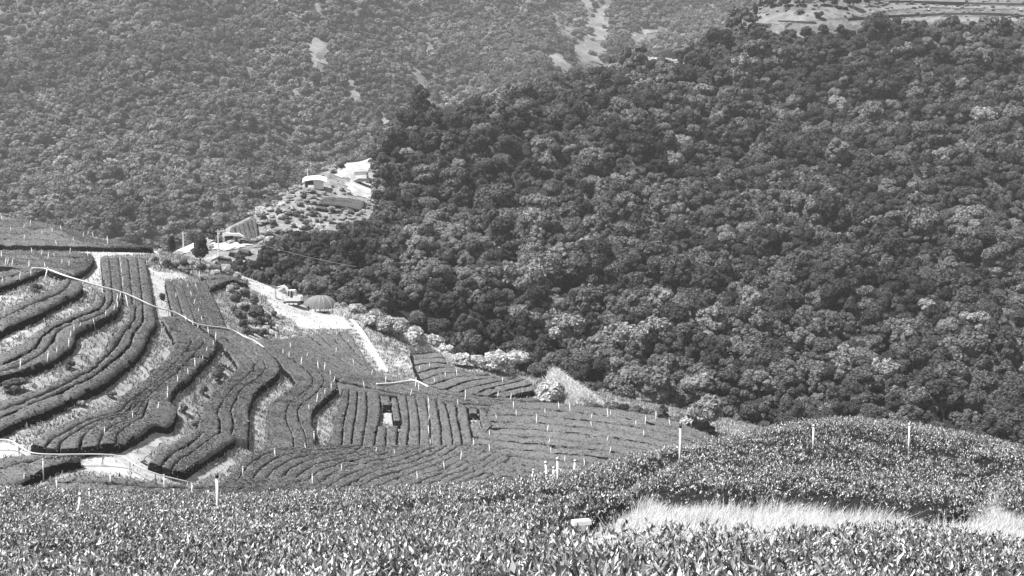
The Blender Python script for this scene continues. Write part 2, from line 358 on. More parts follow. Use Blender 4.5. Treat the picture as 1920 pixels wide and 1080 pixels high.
def interp_lines(a, b, n):
    a = resample(smooth_pl(a), 60); b = resample(smooth_pl(b), 60); out = []
    for k in range(n + 1):
        t = k / n; l = a * (1 - t) + b * t; wob = np.interp(np.linspace(0, 9, 60), np.arange(10), rng.normal(0, .8, 10)) if 0 < k < n else 0
        l = l.copy(); l[:, 1] += wob; out.append(l)
    return out
def hedge_group(lines, field, way, surf=T, height=HT, mat=None, gap=.13, look='clipped tea hedge', seg=SEG, furrow=.36, ends=(1., 1.), outer=(1., 1.)):
    def ext(l, d0, d1):
        l = np.asarray(l, float); a = l[0] - l[1]; b = l[-1] - l[-2]
        return np.vstack([l[0] + a / max(np.linalg.norm(a), 1e-6) * d0, l, l[-1] + b / max(np.linalg.norm(b), 1e-6) * d1])
    lines = [ext(l, 5 if ends[0] < .5 else .1, 7 if ends[1] < .5 else .1) for l in lines]
    Wl = lines_world(lines, surf); n = len(Wl) - 1
    for k in range(n):
        A, B = Wl[k], Wl[k + 1]
        if np.isnan(A).any() or np.isnan(B).any(): A = A[~np.isnan(A).any(1)]; B = B[~np.isnan(B).any(1)]
        if len(A) < 2 or len(B) < 2: continue
        fd = furrow * rng.uniform(.8, 1.2)
        o = sweep(A, B, surf, height, mat or M_TEA, gap=gap, seg=seg, dA=outer[0] if k == 0 else fd, dB=outer[1] if k == n - 1 else fd, ends=ends)
        where = (f'{ordw(k)} from the {way} in {field}' if n > 1 else f'{field}')
        tag(o, trim(f'{look}, {where}'), 'tea hedge', f'tea hedges of {field}'[:90])
G_ = hedge_group
A_ = [(-60,534),(-20,516),(0,508),(30,503),(60,502),(82,503)]
G_([A_, [(-60,550),(-20,534),(0,523),(30,514),(60,507),(84,504)], [(-60,560),(-20,546),(0,537),(30,527),(55,517),(72,509),(86,505)]], 'the top terrace at the left edge', 'top')
G_([[(-60,612),(0,580),(33,563),(67,551),(93,540),(103,527),(125,521)], [(-60,628),(0,597),(25,587),(50,573),(75,563),(107,551),(120,543),(130,532),(133,524)],
    [(-60,650),(0,623),(10,614),(42,603),(75,587),(108,567),(142,553),(157,542),(158,533),(150,526)]], 'the second terrace under the white pipe', 'top')
G_([[(-60,680),(0,658),(30,648),(50,630),(70,613),(117,593),(142,583),(167,573),(178,560),(186,549)],
    [(-60,702),(0,685),(25,675),(50,662),(67,650),(82,626),(100,614),(127,601),(150,592),(170,586),(187,578),(196,566),(199,551)],
    [(-60,714),(0,696),(40,684),(65,670),(85,655),(98,640),(104,622),(130,609),(165,599),(195,585),(207,571),(212,553)],
    [(-60,718),(0,705),(20,704),(42,695),(67,687),(92,678),(113,668),(133,652),(143,642),(144,630),(148,620),(167,612),(192,600),(217,587),(226,575),(228,566),(222,554)]], 'the third terrace with the stepped edge', 'top')
G_([[(-60,765),(0,747),(33,737),(67,727),(92,718),(108,707),(125,698),(150,687),(167,675),(183,662),(195,645),(200,633),(218,620),(233,605),(237,590),(239,577)],
    [(-60,790),(0,769),(13,763),(62,745),(100,731),(117,722),(145,707),(173,692),(188,677),(203,663),(222,643),(228,628),(240,613),(252,600),(253,588),(254,576)],
    [(-60,805),(0,783),(5,780),(33,768),(50,760),(83,747),(117,732),(142,720),(160,712),(180,702),(198,687),(217,672),(243,650),(248,630),(252,620),(267,607),(269,590),(268,578)],
    [(-60,830),(0,806),(25,793),(50,781),(75,774),(108,760),(133,747),(158,737),(175,727),(200,715),(225,697),(242,682),(258,667),(275,645),(280,630),(284,620),(293,610),(296,603),(294,590),(290,581)]], 'the long fourth terrace', 'top', ends=(1.,.2))
G_([[(187,482),(190,510),(193,541)],[(205,482),(208,510),(211,549)],[(222,482),(225,510),(230,553)],[(240,482),(243,510),(248,561)],[(257,482),(261,510),(268,571)],[(274,484),(282,525),(290,577)]], 'the straight strip between the two pale paths', 'left', ends=(1.,.2), furrow=.32, gap=.08)
G_([[(308,525),(312,545),(317,570),(322,584)],[(324,526),(332,553),(339,577),(345,594)],[(340,530),(352,560),(362,587),(368,606)],[(356,528),(368,552),(380,583),(388,610)],[(370,527),(383,555),(395,583),(406,612)],[(386,524),(393,545),(404,565),(412,588),(424,613)]], 'the strip right of the second pale path', 'left', outer=(1.,.5), ends=(1.,.3), furrow=.32, gap=.08)
G_([[(374,517),(395,512),(430,515),(455,523),(466,529)],[(382,524),(400,524),(430,520),(450,523),(466,530)],[(393,541),(403,537),(410,533),(420,531),(430,526),(440,524),(452,528),(466,532)]], 'the short rows with a scalloped dark edge', 'top', gap=.05)
u3 = [(345,598),(375,615),(400,632),(410,646),(403,657),(393,670),(380,682),(363,700),(355,710),(338,720),(325,733),(323,745),(320,751)]
G_([[(303,597),(312,612),(322,630),(324,642),(318,658),(300,683),(283,698),(250,723),(217,747)],
    [(314,594),(336,618),(358,632),(361,641),(353,652),(340,668),(325,685),(300,708),(275,730),(246,751)],
    [(330,595),(355,616),(380,634),(384,640),(373,652),(363,663),(350,678),(338,687),(332,697),(313,712),(297,723),(277,745)], u3], 'the fifth terrace bending at a nose', 'left', ends=(.25,.2))
G_([[(215,750),(192,762),(167,772),(130,785),(90,800),(65,815),(53,834)],[(238,757),(226,772),(200,778),(167,785),(142,798),(117,812),(93,825),(82,843)],
    [(248,757),(236,773),(205,781),(175,790),(155,801),(142,809),(125,819),(112,830),(111,846)],[(257,757),(245,773),(208,786),(183,796),(162,809),(151,822),(149,843)],
    [(267,757),(259,775),(235,788),(210,799),(192,812),(184,838)],[(277,750),(273,763),(266,783),(247,793),(233,802),(219,812),(217,833)],
    [(322,754),(336,763),(334,778),(327,793),(315,799),(293,794),(283,799),(267,812),(250,822),(235,829),(221,834)]], 'the fan of rows ending at the lower pale path', 'left', ends=(.2,1.))
G_([[(352,601),(380,616),(403,632),(413,646),(432,665),(445,683),(443,692),(430,704),(418,718),(400,730),(388,748),(376,762),(370,785),(368,806)],
    [(374,606),(410,626),(443,648),(457,660),(468,668),(477,678),(478,685),(473,695),(460,707),(450,717),(435,727),(430,737),(420,748),(413,760),(406,773),(412,785),(413,797),(411,811)],
    [(398,612),(430,628),(463,648),(480,663),(493,675),(500,687),(495,695),(480,710),(463,720),(448,733),(443,745),(437,758),(431,767),(437,785),(438,797),(434,813)],
    [(422,616),(452,628),(480,643),(505,660),(522,677),(527,692),(520,703),(505,715),(488,727),(478,737),(472,753),(468,770),(470,787),(468,802),(467,823)]], 'the sixth terrace with wavy gaps', 'left', ends=(.3,.2))
G_([[(366,810),(343,810),(323,823),(302,836),(285,849),(272,865)],[(377,813),(367,825),(353,835),(335,843),(318,855),(308,864),(303,876)],
    [(402,816),(388,827),(377,835),(360,848),(343,858),(327,868),(320,884)],[(447,820),(428,830),(410,843),(390,856),(370,868),(355,879),(344,886)]], 'the rounded block beside the lower pale path', 'left', ends=(.2,1.))
G_([[(486,646),(508,661),(524,679),(532,692),(545,703),(556,718),(540,730),(515,748),(499,760),(498,787),(497,810),(494,834)],[(505,652),(534,668),(560,682),(580,698),(588,713),(584,723),(572,733),(547,753),(537,763),(535,788),(543,803),(550,818),(550,838)],
    [(520,655),(548,664),(578,680),(600,697),(609,712),(603,724),(590,740),(563,758),(557,772),(561,790),(572,810),(575,827),(575,845)],
    [(536,655),(562,663),(590,675),(615,694),(631,711),(634,724),(627,733),(610,747),(593,763),(587,773),(586,790),(592,805),(592,825),(588,846)]], 'the seventh terrace left of the upright rows', 'left', outer=(.5,1.), ends=(.2,.2), gap=.1)
G_(interp_lines([(425,894),(443,864),(474,845),(510,839),(550,837),(590,836),(640,834)], [(700,930),(760,903),(835,877),(872,860),(902,838)], 12), 'the slanting rows at the foot of the hill', 'left', outer=(.3,.3), ends=(.2,.2), furrow=.32, gap=.1)
G_(interp_lines([(300,935),(350,925),(410,905),(432,892)], [(440,945),(560,930),(640,900)], 3), 'the lowest rows behind the tall white pole', 'left', outer=(.3,.3), furrow=.32, gap=.1)
G_(interp_lines([(700,928),(760,901),(835,874),(872,857),(902,835)], [(860,950),(930,910),(995,880)], 7), 'the small rows where slanting and level rows meet', 'top', gap=.1, furrow=.32, ends=(.2,.2), outer=(.3,.3))
G_([[(641,735),(634,757),(627,785),(622,808),(612,830)],[(654,735),(653,757),(648,773),(643,798),(641,828)],[(670,736),(670,750),(667,777),(662,803),(660,832)],[(686,738),(689,757),(687,783),(683,807),(679,834)],
    [(712,740),(714,765),(712,790),(705,803),(701,836)]], 'the upright rows left of the bare hole', 'left', outer=(.5,.35), ends=(.25,.2))
G_([[(712,740),(714,752),(716,762)],[(730,742),(733,752),(735,762)]], 'stub of tea behind the bare hole', 'left', outer=(.3,.3))
G_([[(708,797),(705,812),(702,836)],[(726,797),(724,815),(723,838)],[(748,795),(745,810),(743,840)]], 'two short rows in front of the bare hole', 'left', outer=(.3,.3), ends=(.7,.2))
G_([[(732,743),(733,768),(737,792)],[(744,744),(748,765),(753,792)]], 'narrow row at the right edge of the bare hole', 'left', outer=(.8,.3))
G_([[(745,744),(749,765),(754,790),(747,806),(744,840)],[(762,745),(766,770),(768,797),(764,820),(764,842)],[(779,746),(785,778),(788,807),(786,842)],[(799,748),(802,770),(807,790),(807,836)],[(818,751),(823,782),(827,798),(828,833)],
    [(835,755),(843,787),(847,807),(849,828)],[(855,760),(858,785),(862,805),(866,826)],[(876,763),(880,790),(883,808),(887,824)]], 'the upright rows right of the bare hole', 'left', outer=(.3,.5), ends=(.25,.2))
G_([[(878,764),(879,776)],[(896,765),(896,777)]], 'hedge stub behind the small square hole', 'left', outer=(.3,.3))
G_([[(880,792),(884,806),(888,822)],[(897,790),(903,805),(908,818)]], 'hedge stub in front of the small square hole', 'left', outer=(.3,.3))
G_([[(897,765),(900,785),(908,816)],[(912,768),(918,785),(925,798)]], 'last upright row beside the short pale track', 'left', outer=(.3,.4))
rl = interp_lines([(925,757),(1010,752),(1100,761),(1190,770),(1280,791),(1342,819)], [(862,872),(900,888),(1000,900),(1080,905),(1180,900)], 11)
G_(rl, 'the level rows on the right of the hill', 'top', outer=(.3,.4), ends=(.2,.3), furrow=.32, gap=.12)
G_(interp_lines([(483,640),(530,668),(600,697),(650,714),(722,726)], [(655,621),(666,640),(684,668),(703,694)], 9), 'the slanting rows in front of the excavator', 'left', outer=(.35,.8), ends=(.4,.2), furrow=.32, gap=.1)
G_(interp_lines([(700,697),(740,706),(790,716),(850,735),(930,745),(1010,748)], [(636,712),(700,729),(780,742),(860,755),(925,759)], 3), 'the rows around the short white pipe', 'top', outer=(.35,.35), ends=(.2,.2), furrow=.32, gap=.09)
G_([[(632,716),(700,731),(780,744),(860,757),(925,761)],[(642,731),(700,737),(780,745),(860,760),(900,764)]], 'thin hedge behind the upright rows', 'top', outer=(.3,.3), ends=(.2,.2))
U_ = [[(768,653),(790,650),(815,648),(826,655)],[(768,664),(790,662),(812,660),(830,663)],[(771,673),(800,671),(822,669),(838,672)],[(773,686),(790,682),(810,679),(842,681)],[(780,700),(806,692),(827,687),(860,690)],
    [(788,714),(810,705),(830,698),(875,697)],[(803,725),(827,715),(852,707),(880,704),(925,702)],[(830,733),(852,723),(873,715),(900,711),(938,706)],[(855,738),(875,728),(905,721),(935,715),(968,709)],[(885,740),(907,731),(932,724),(963,717),(990,710)],
    [(915,742),(937,735),(965,729),(1000,721)],[(945,745),(970,740),(1003,731)]]
G_(U_, 'the curved terrace above the bright bush', 'top', outer=(.8,.5), gap=.25, furrow=.75)
G_(interp_lines([(-60,400),(0,401),(60,403),(110,411),(140,427),(170,444),(210,452),(250,459),(288,466)], [(-60,459),(0,459),(60,460),(110,461),(200,462),(288,464)], 5), 'the topmost field at the left', 'top', furrow=.16, gap=.04)
G_(interp_lines([(-60,470),(0,470),(100,471),(165,473),(178,480)], [(-60,495),(0,498),(30,501),(60,503),(90,505),(110,512),(130,515),(150,512),(165,503),(173,490)], 4), 'the second field under the pale road', 'top', furrow=.16, gap=.04)
G_([[(-60,868),(0,854),(60,848),(110,850),(152,852)],[(-60,895),(0,880),(33,868),(60,860),(110,857),(154,856)],[(-60,935),(0,915),(40,905),(57,894),(80,881),(110,870),(140,863),(156,860)]], 'the blunt hedge at the lower left', 'top')
G_(interp_lines([(66,925),(95,900),(125,887),(180,889),(230,894),(280,901),(350,905),(420,908)], [(-40,962),(60,955),(150,950),(300,945),(420,940)], 4), 'the low field under the lower pale path', 'top', furrow=.32, gap=.1)
# small fields on the spur by the hut
HH = 1.1
import copy
HC = copy.copy(H); HC.w = H.w.copy(); HC.w[-3] += HH      # tops of the small hedges on the spur
hh = lambda L_, f, w_, g=.1: hedge_group(L_, f, w_, surf=HC, height=HH, mat=M_TEAFAR, gap=g, look='small far tea hedge', seg=.8)
hh([[(603,371),(620,368),(650,370),(690,377)],[(597,376),(625,374),(655,378),(687,386)],[(590,381),(630,384),(655,388),(680,395)]], 'the plot below the white hut', 'top')
hh([[(590,384),(610,387),(618,388)],[(589,388),(605,391),(617,392)]], 'short row under the plot by the hut', 'top')
hh([[(645,386),(665,392)],[(643,390),(662,397)]], 'short row near the dark wood edge', 'top')
hh(interp_lines([(430,426),(434,438),(450,452)], [(480,404),(484,425),(486,447)], 6), 'the striped plot behind the shed', 'left')
hh([[(447,462),(460,466),(475,469)],[(444,466),(458,471),(470,474)]], 'short row beside the shed', 'top', .2)
hh([[(430,468),(446,472),(463,477)],[(425,471),(444,478),(462,481)]], 'second short row in front of the shed', 'top', .2)
hh([[(409,476),(424,480),(438,484)],[(405,480),(420,485),(437,488)]], 'third short row in front of the shed', 'top', .2)
hh([[(403,485),(418,490),(430,493)],[(399,489),(415,495),(428,497)]], 'lowest short row in front of the shed', 'top', .2)

# ------------------------------------------------------------------ paths and bare ground on the hill (thin sheets draped on the slope)
def drape(name, poly, surf, off, mat, step, lift=.05, ragged=0):
    """a sheet following the ground, cut to an outline"""
    pp = np.array(poly, float); dens = np.concatenate([resample(np.vstack([pp, pp[:1]]), 120), pp.mean(0)[None] * .4 + pp * .6])
    pw = surf.hit(*dens.T, off=off, y0=300 if surf is G else (3 if surf is F else 70), y1=60 if surf is F else 1600)
    pw = pw[~np.isnan(pw).any(1)][:, :2]
    x0, y0 = pw.min(0) - step; x1, y1 = pw.max(0) + step; nx = max(3, int((x1 - x0) / step)); ny = max(3, int((y1 - y0) / step))
    X, Y = np.meshgrid(np.linspace(x0, x1, nx), np.linspace(y0, y1, ny)); X = X + rng.normal(0, step * .15, X.shape); Y = Y + rng.normal(0, step * .15, Y.shape)
    Z = surf(X, Y) + off + lift
    i = (np.arange(ny - 1)[:, None] * nx + np.arange(nx - 1)[None]).ravel(); q = np.stack([i, i + 1, i + nx + 1, i + nx], 1)
    V = np.stack([X, Y, Z], -1).reshape(-1, 3); c_ = V[q].mean(1); cx, cy = proj(c_); jx = ragged * np.sin(c_[:, 0] / 3 + 2 * np.sin(c_[:, 1] / 4)); q = q[inpoly(cx + jx, cy + jx * .7, poly)]
    if not len(q): print('empty drape', name, poly[0]); q = np.array([[0, 1, nx + 1, nx]])
    return tag(mesh_np(name, V, q, mat, smooth=True), kind='structure'), poly
bare = []
for poly in ([(108,470),(165,472),(310,470),(310,474),(298,477),(200,480),(188,483),(193,500),(192,520),(195,550),(190,549),(182,535),(150,525),(172,508),(175,490),(170,476),(110,472)],
             [(-60,845),(0,833),(20,832),(53,850),(140,852),(225,835),(290,803),(318,803),(322,822),(275,855),(272,872),(300,886),(345,892),(420,870),(436,858),(440,870),(410,890),(350,905),(270,899),(180,885),(130,883),(155,865),(150,857),(60,855),(0,858),(-60,870)],
             [(275,498),(290,508),(345,515),(348,522),(308,524),(312,560),(322,586),(327,592),(318,596),(297,592),(290,575),(283,540)],
             [(655,598),(668,605),(690,640),(712,668),(728,697),(712,695),(700,672),(688,660),(676,632)],
             [(500,560),(560,572),(625,585),(650,600),(662,618),(560,617),(545,598),(520,590)],
             [(450,515),(480,520),(520,545),(560,565),(520,566),(480,548),(455,535)],
             [(385,535),(420,520),(470,530),(470,536),(430,540),(400,548)],
             [(455,635),(470,622),(520,612),(510,625),(480,640),(500,655),(480,650)],
             [(928,787),(960,782),(1000,783),(998,790),(950,793),(930,800)],
             [(712,762),(735,765),(738,796),(718,795)], [(878,778),(898,778),(898,792),(880,792)],
             [(1245,813),(1262,815),(1282,835),(1262,838),(1250,826)], [(655,660),(680,665),(700,690),(690,680),(668,668)]):
    o, pl = drape('path', poly, T, -HT, M_PATH, .6); bare.append(pl)
drape('spur_ground', [(300,455),(380,435),(430,412),(480,385),(520,365),(560,330),(640,290),(700,260),(716,400),(700,440),(600,460),(510,485),(480,515),(330,500)], H, 0, M_SPUR, 1.5, .12)
drape('hilltop_ground', [(1390,-80),(2400,-80),(2400,84),(1920,66),(1700,60),(1600,66),(1500,70),(1380,64)], H, 0, M_HILL, 3, .12)
for nm, poly in (('clearing', [(625,330),(650,305),(678,290),(692,287),(692,345),(700,372),(660,365),(645,345),(660,335)]), ('clearing', [(395,452),(440,440),(470,458),(445,466),(420,470),(400,466)]),
                 ('hilltop_track', [(1415,28),(1500,20),(1600,20),(1640,12),(1740,8),(1740,13),(1650,20),(1600,32),(1500,42),(1415,46)]), ('hilltop_track', [(1590,40),(1720,33),(1860,31),(1920,36),(2050,46),(2050,56),(1920,46),(1860,41),(1720,42),(1600,48)]), ('hilltop_track', [(1740,8),(1920,13),(2050,15),(2050,20),(1920,18),(1740,13)]), ('clearing', [(330,470),(345,448),(380,442),(370,462),(350,475)]),
                 ('bare_patch', [(1190,120),(1205,106),(1240,108),(1300,114),(1315,120),(1240,118)])):
    drape(nm, poly, H, 0, M_CLEAR if nm == 'clearing' else (M_SPUR if nm == 'bare_patch' else M_TRACK), 1.0, .3)
# landslide scars on the far slope
SCARS = [[(1028,8),(1045,12),(1060,68),(1048,66),(1036,45)],[(1070,85),(1100,68),(1118,28),(1138,22),(1142,60),(1130,115),(1085,130)],[(1052,66),(1085,38),(1092,45),(1062,76)],[(575,-20),(612,-20),(600,40),(590,20)],
         [(570,80),(610,70),(620,95),(605,125),(575,125)],[(765,120),(785,130),(800,160),(802,190),(792,192),(780,160)],[(1180,75),(1240,38),(1245,45),(1190,82)],[(738,195),(752,195),(752,210),(742,214)],[(1095,40),(1120,20),(1150,-20),(1170,-20),(1130,35),(1105,60)],[(1020,95),(1050,100),(1080,130),(1060,140),(1030,120)],[(640,120),(660,150),(690,205),(680,208),(650,165)],[(705,215),(735,225),(730,238),(706,232)],
         [(780,95),(800,75),(812,82),(795,102)],[(1085,-10),(1120,-10),(1105,15),(1090,20)]]
scar_w = []
M_SCAR = ground_mat('landslide_scree', .1, .19, .27, .05, .4)
for s_ in SCARS:
    o, pl = drape('scree', s_, G, 0, M_SCAR, 3.0, .6, 6); scar_w.append(pl)

# ------------------------------------------------------------------ vegetation builders
def crown_mesh(name, seed, nl=13, nf=1300, fs=.085, mat=None, flat=.8, spread=.30, lr=(.13, .22)):
    """unit crown: diameter about 1, base at z 0; lumps of leaf clusters over a lumpy core"""
    r = np.random.default_rng(seed); cs = []; rs = []
    for i in range(nl):
        a = r.uniform(0, 2 * math.pi); q = math.sqrt(r.uniform(0, 1)) * spread; h = r.uniform(.25, 1) * (1 - (q / .5) ** 2 * .6)
        cs.append((q * math.cos(a), q * math.sin(a), flat * (.14 + .62 * h))); rs.append(r.uniform(*lr))
    cs = np.array(cs); rs = np.array(rs); N = nf * 2
    k = r.choice(nl, N, p=rs ** 2 / (rs ** 2).sum()); d = r.normal(size=(N, 3)); d[:, 2] = np.abs(d[:, 2]) * .9 - .25; d /= np.linalg.norm(d, axis=1)[:, None]
    p = cs[k] + d * (rs[k] * r.uniform(.9, 1.15, N))[:, None]
    dd = np.linalg.norm(p[:, None] - cs[None], axis=2) / rs[None]; ok = (dd.min(1) > .86); p = p[ok][:nf]; d = d[ok][:nf]; n = len(p)
    nn = d + r.normal(0, .45, (n, 3)) + np.array([0, 0, .35]); nn /= np.linalg.norm(nn, axis=1)[:, None]
    a = np.cross(nn, r.normal(size=(n, 3))); a /= np.linalg.norm(a, axis=1)[:, None]; b = np.cross(nn, a)
    s = (fs * r.uniform(.5, 1.15, n))[:, None]; V = np.stack([p + a * s, p + b * s * .7, p - a * s * .9, p - b * s * .8], 1).reshape(-1, 3)
    Fq = np.arange(n * 4).reshape(-1, 4)
    # core lumps: octahedra split once
    U = np.array([(1,0,0),(-1,0,0),(0,1,0),(0,-1,0),(0,0,1),(0,0,-1)], float); T8 = [(0,2,4),(2,1,4),(1,3,4),(3,0,4),(2,0,5),(1,2,5),(3,1,5),(0,3,5)]
    cv = []; cf = []
    for c, q in zip(cs, rs):
        for t in T8:
            A, B, D = U[list(t)]; m = [(A + B) / 2, (B + D) / 2, (D + A) / 2]; m = [x / np.linalg.norm(x) for x in m]; i0 = len(cv)
            cv += [c + x * q * .88 for x in (A, B, D, *m)]; cf += [(i0, i0 + 3, i0 + 5), (i0 + 3, i0 + 1, i0 + 4), (i0 + 5, i0 + 4, i0 + 2), (i0 + 3, i0 + 4, i0 + 5)]
    V2 = np.array(cv); F2 = np.array(cf) + len(V)
    return mesh_np(name, np.concatenate([V, V2]), [Fq, F2], mat, link=False)
def trunk_mesh(name, seed):
    r = random.Random(seed); m = MB(); m.tube([(0,0,-.12),(r.uniform(-.02,.02),0,.15),(r.uniform(-.03,.03),r.uniform(-.03,.03),.45)], [.03,.024,.014], 7)
    for k in range(4):
        a = k * 1.6 + r.random(); m.tube([(0,0,.12 + .05 * k),(math.cos(a) * .15, math.sin(a) * .15, .32),(math.cos(a) * .26, math.sin(a) * .26, .45)], [.014,.009,.004], 5)
    me = bpy.data.meshes.new(name); me.from_pydata(m.v, [], m.f); me.materials.append(M_BARK); return me
CR_MID = [crown_mesh('crown', 10 + i, 18 + 3 * (i % 4), 2800, .038 + .006 * (i % 3), M_CROWN, .7 + .07 * (i % 4), lr=(.08, .18)) for i in range(7)]
CR_MID[1] = crown_mesh('crown', 91, 30, 2300, .05, M_CROWN, .75, .42, lr=(.05, .12))
CR_MID[3] = crown_mesh('crown', 93, 26, 2300, .055, M_CROWN, 1.15, .22, lr=(.06, .13))
CR_MID[5] = crown_mesh('crown', 95, 34, 2500, .042, M_CROWN, .6, .45, lr=(.05, .11))
CR_DARK = [crown_mesh('crown', 40 + i, 9, 1500, .05, M_CROWND, .85, .24) for i in range(2)]
CR_PALE = [crown_mesh('crown', 60 + i, 20, 2200, .05, M_CROWNP, .8, lr=(.08, .18)) for i in range(2)]
TRUNKS = [trunk_mesh('trunk', i) for i in range(3)]
def inst_collection(name, meshes):
    col = bpy.data.collections.new(name)
    for i, m in enumerate(meshes): o = bpy.data.objects.new(f'{name}_{i:02d}', m); col.objects.link(o)
    return col
def scatter_gn(name, pts, scl, rot, idx, col, label, cat):
    me = bpy.data.meshes.new(name); me.vertices.add(len(pts)); me.vertices.foreach_set('co', np.asarray(pts, np.float32).ravel())
    for an, ty, dat in (('scl', 'FLOAT_VECTOR', scl), ('rot', 'FLOAT_VECTOR', rot)):
        a = me.attributes.new(an, ty, 'POINT'); a.data.foreach_set('vector', np.asarray(dat, np.float32).ravel())
    a = me.attributes.new('idx', 'INT', 'POINT'); a.data.foreach_set('value', np.asarray(idx, np.int32))
    o = bpy.data.objects.new(name, me); C.objects.link(o)
    ng = bpy.data.node_groups.new(name, 'GeometryNodeTree'); ng.interface.new_socket('Geometry', in_out='INPUT', socket_type='NodeSocketGeometry'); ng.interface.new_socket('Geometry', in_out='OUTPUT', socket_type='NodeSocketGeometry')
    gi = ng.nodes.new('NodeGroupInput'); go = ng.nodes.new('NodeGroupOutput'); ip = ng.nodes.new('GeometryNodeInstanceOnPoints'); ci = ng.nodes.new('GeometryNodeCollectionInfo')
    ci.inputs[0].default_value = col; ci.inputs[1].default_value = True; ci.inputs[2].default_value = True
    def attr(n, t):
        q = ng.nodes.new('GeometryNodeInputNamedAttribute'); q.data_type = t; q.inputs[0].default_value = n; return q.outputs[0]
    L = ng.links.new; L(gi.outputs[0], ip.inputs['Points']); L(ci.outputs[0], ip.inputs['Instance']); ip.inputs['Pick Instance'].default_value = True
    L(attr('idx', 'INT'), ip.inputs['Instance Index']); L(attr('rot', 'FLOAT_VECTOR'), ip.inputs['Rotation']); L(attr('scl', 'FLOAT_VECTOR'), ip.inputs['Scale']); L(ip.outputs[0], go.inputs[0])
    md = o.modifiers.new('scatter', 'NODES'); md.node_group = ng
    return tag(o, label, cat, kind='stuff')
def jitgrid(x0, x1, y0, y1, s, fn, slope=1.25):
    ny = int((y1 - y0) / (s * .87 / slope)); nx = int((x1 - x0) / s); i, j = np.meshgrid(np.arange(nx), np.arange(ny))
    x = x0 + (i + .5 * (j % 2)) * s + rng.uniform(-.36, .36, i.shape) * s; y = y0 + j * s * .87 / slope + rng.uniform(-.36, .36, i.shape) * s / slope
    x = x.ravel(); y = y.ravel(); return x, y, fn(x, y)
# hill silhouette against the wood (anything lower than this is behind the tea hill)
SIL = np.array([(-200,390),(0,400),(100,408),(170,440),(290,466),(400,490),(470,520),(560,560),(640,572),(700,600),(780,645),(850,668),(920,690),(1000,735),(1100,764),(1200,775),(1290,800),(1350,820),(1440,800),(1550,782),(1700,792),(1830,812),(1920,835),(2300,900)], float)
sil = lambda x: np.interp(x, SIL[:, 0], SIL[:, 1])

# forested hillside
x, y, z = jitgrid(-110, 320, 200, 560, 4.15, H); px, py = proj(np.stack([x, y, z], 1))
BARE_H = [[(540,300),(640,300),(660,290),(690,270),(698,300),(698,350),(712,400),(700,425),(655,445),(600,450),(540,452),(500,470),(480,500),(395,515),(395,465),(410,440),(440,405),(480,385),(520,365),(550,340)],
          [(1395,-60),(2400,-60),(2400,84),(1920,62),(1700,58),(1600,64),(1500,68),(1400,62),(1412,20)],[(1190,125),(1215,100),(1255,108),(1315,118),(1300,126)],
          [(320,478),(340,445),(385,440),(372,465),(350,480)]]
keep = (px > -120) & (px < 2080) & (py > -60) & (py < sil(px) + 45) & (y < 520)
RIDGE = np.array([(380,470),(480,400),(590,330),(690,285),(740,235),(800,215),(900,195),(1040,170),(1100,125),(1260,94),(1310,80),(1380,58),(1420,15),(1440,-40)], float)
for b in BARE_H: keep &= ~inpoly(px, py, b)
keep &= ~((px < 1440) & (py < np.interp(px, RIDGE[:, 0], RIDGE[:, 1]) + np.where(px < 700, 0, 13)))
keep &= px > 395
x, y, z, px, py = (a[keep] for a in (x, y, z, px, py))
n = len(x); D = rng.normal(5.8, 1.7, n).clip(2.8, 10.5)
small = np.clip((px - 480) / 420, 0, 1) ; D *= .45 + .55 * np.clip(small + (420 - py).clip(0, 400) / 500, 0, 1)
big = rng.random(n) < .06; D[big] *= 1.35
# close the small-tree belt with extra trees
x2, y2, z2 = jitgrid(-95, 20, 235, 330, 2.6, H); p2, q2 = proj(np.stack([x2, y2, z2], 1)); k2 = (p2 > 395) & (p2 < 760) & (q2 > 395) & (q2 < sil(p2) + 30)
for b in BARE_H: k2 &= ~inpoly(p2, q2, b)
x = np.append(x, x2[k2]); y = np.append(y, y2[k2]); z = np.append(z, z2[k2]); px = np.append(px, p2[k2]); py = np.append(py, q2[k2]); D = np.append(D, rng.uniform(2.4, 4.2, k2.sum())); n = len(x)
kindr = rng.random(n); kn = np.where(kindr < .07, 1, np.where(kindr < .10, 2, 0))
pale_zone = inpoly(px, py, [(780,430),(900,430),(900,560),(780,560)]) | inpoly(px, py, [(1130,640),(1330,700),(1330,800),(1130,770)])
kn = np.where(pale_zone & (rng.random(n) < .3), 2, kn)
hgt = D * rng.uniform(.85, 1.2, n)
inview = (px > 5) & (px < 1915) & (py < sil(px) - 4) & (py > 5)
order = np.argsort(-(D / y) * inview)[:300]
sel = np.zeros(n, bool); sel[order] = True
so = order[np.argsort(py[order])]
lab = {}
for t_ in range(15):
    tier = so[t_ * 20:(t_ + 1) * 20]; tier = tier[np.argsort(px[tier])]
    for k_, i_ in enumerate(tier): lab[i_] = (t_, k_)
TONE = ['leafy', 'dark smooth-crowned', 'pale-leaved']
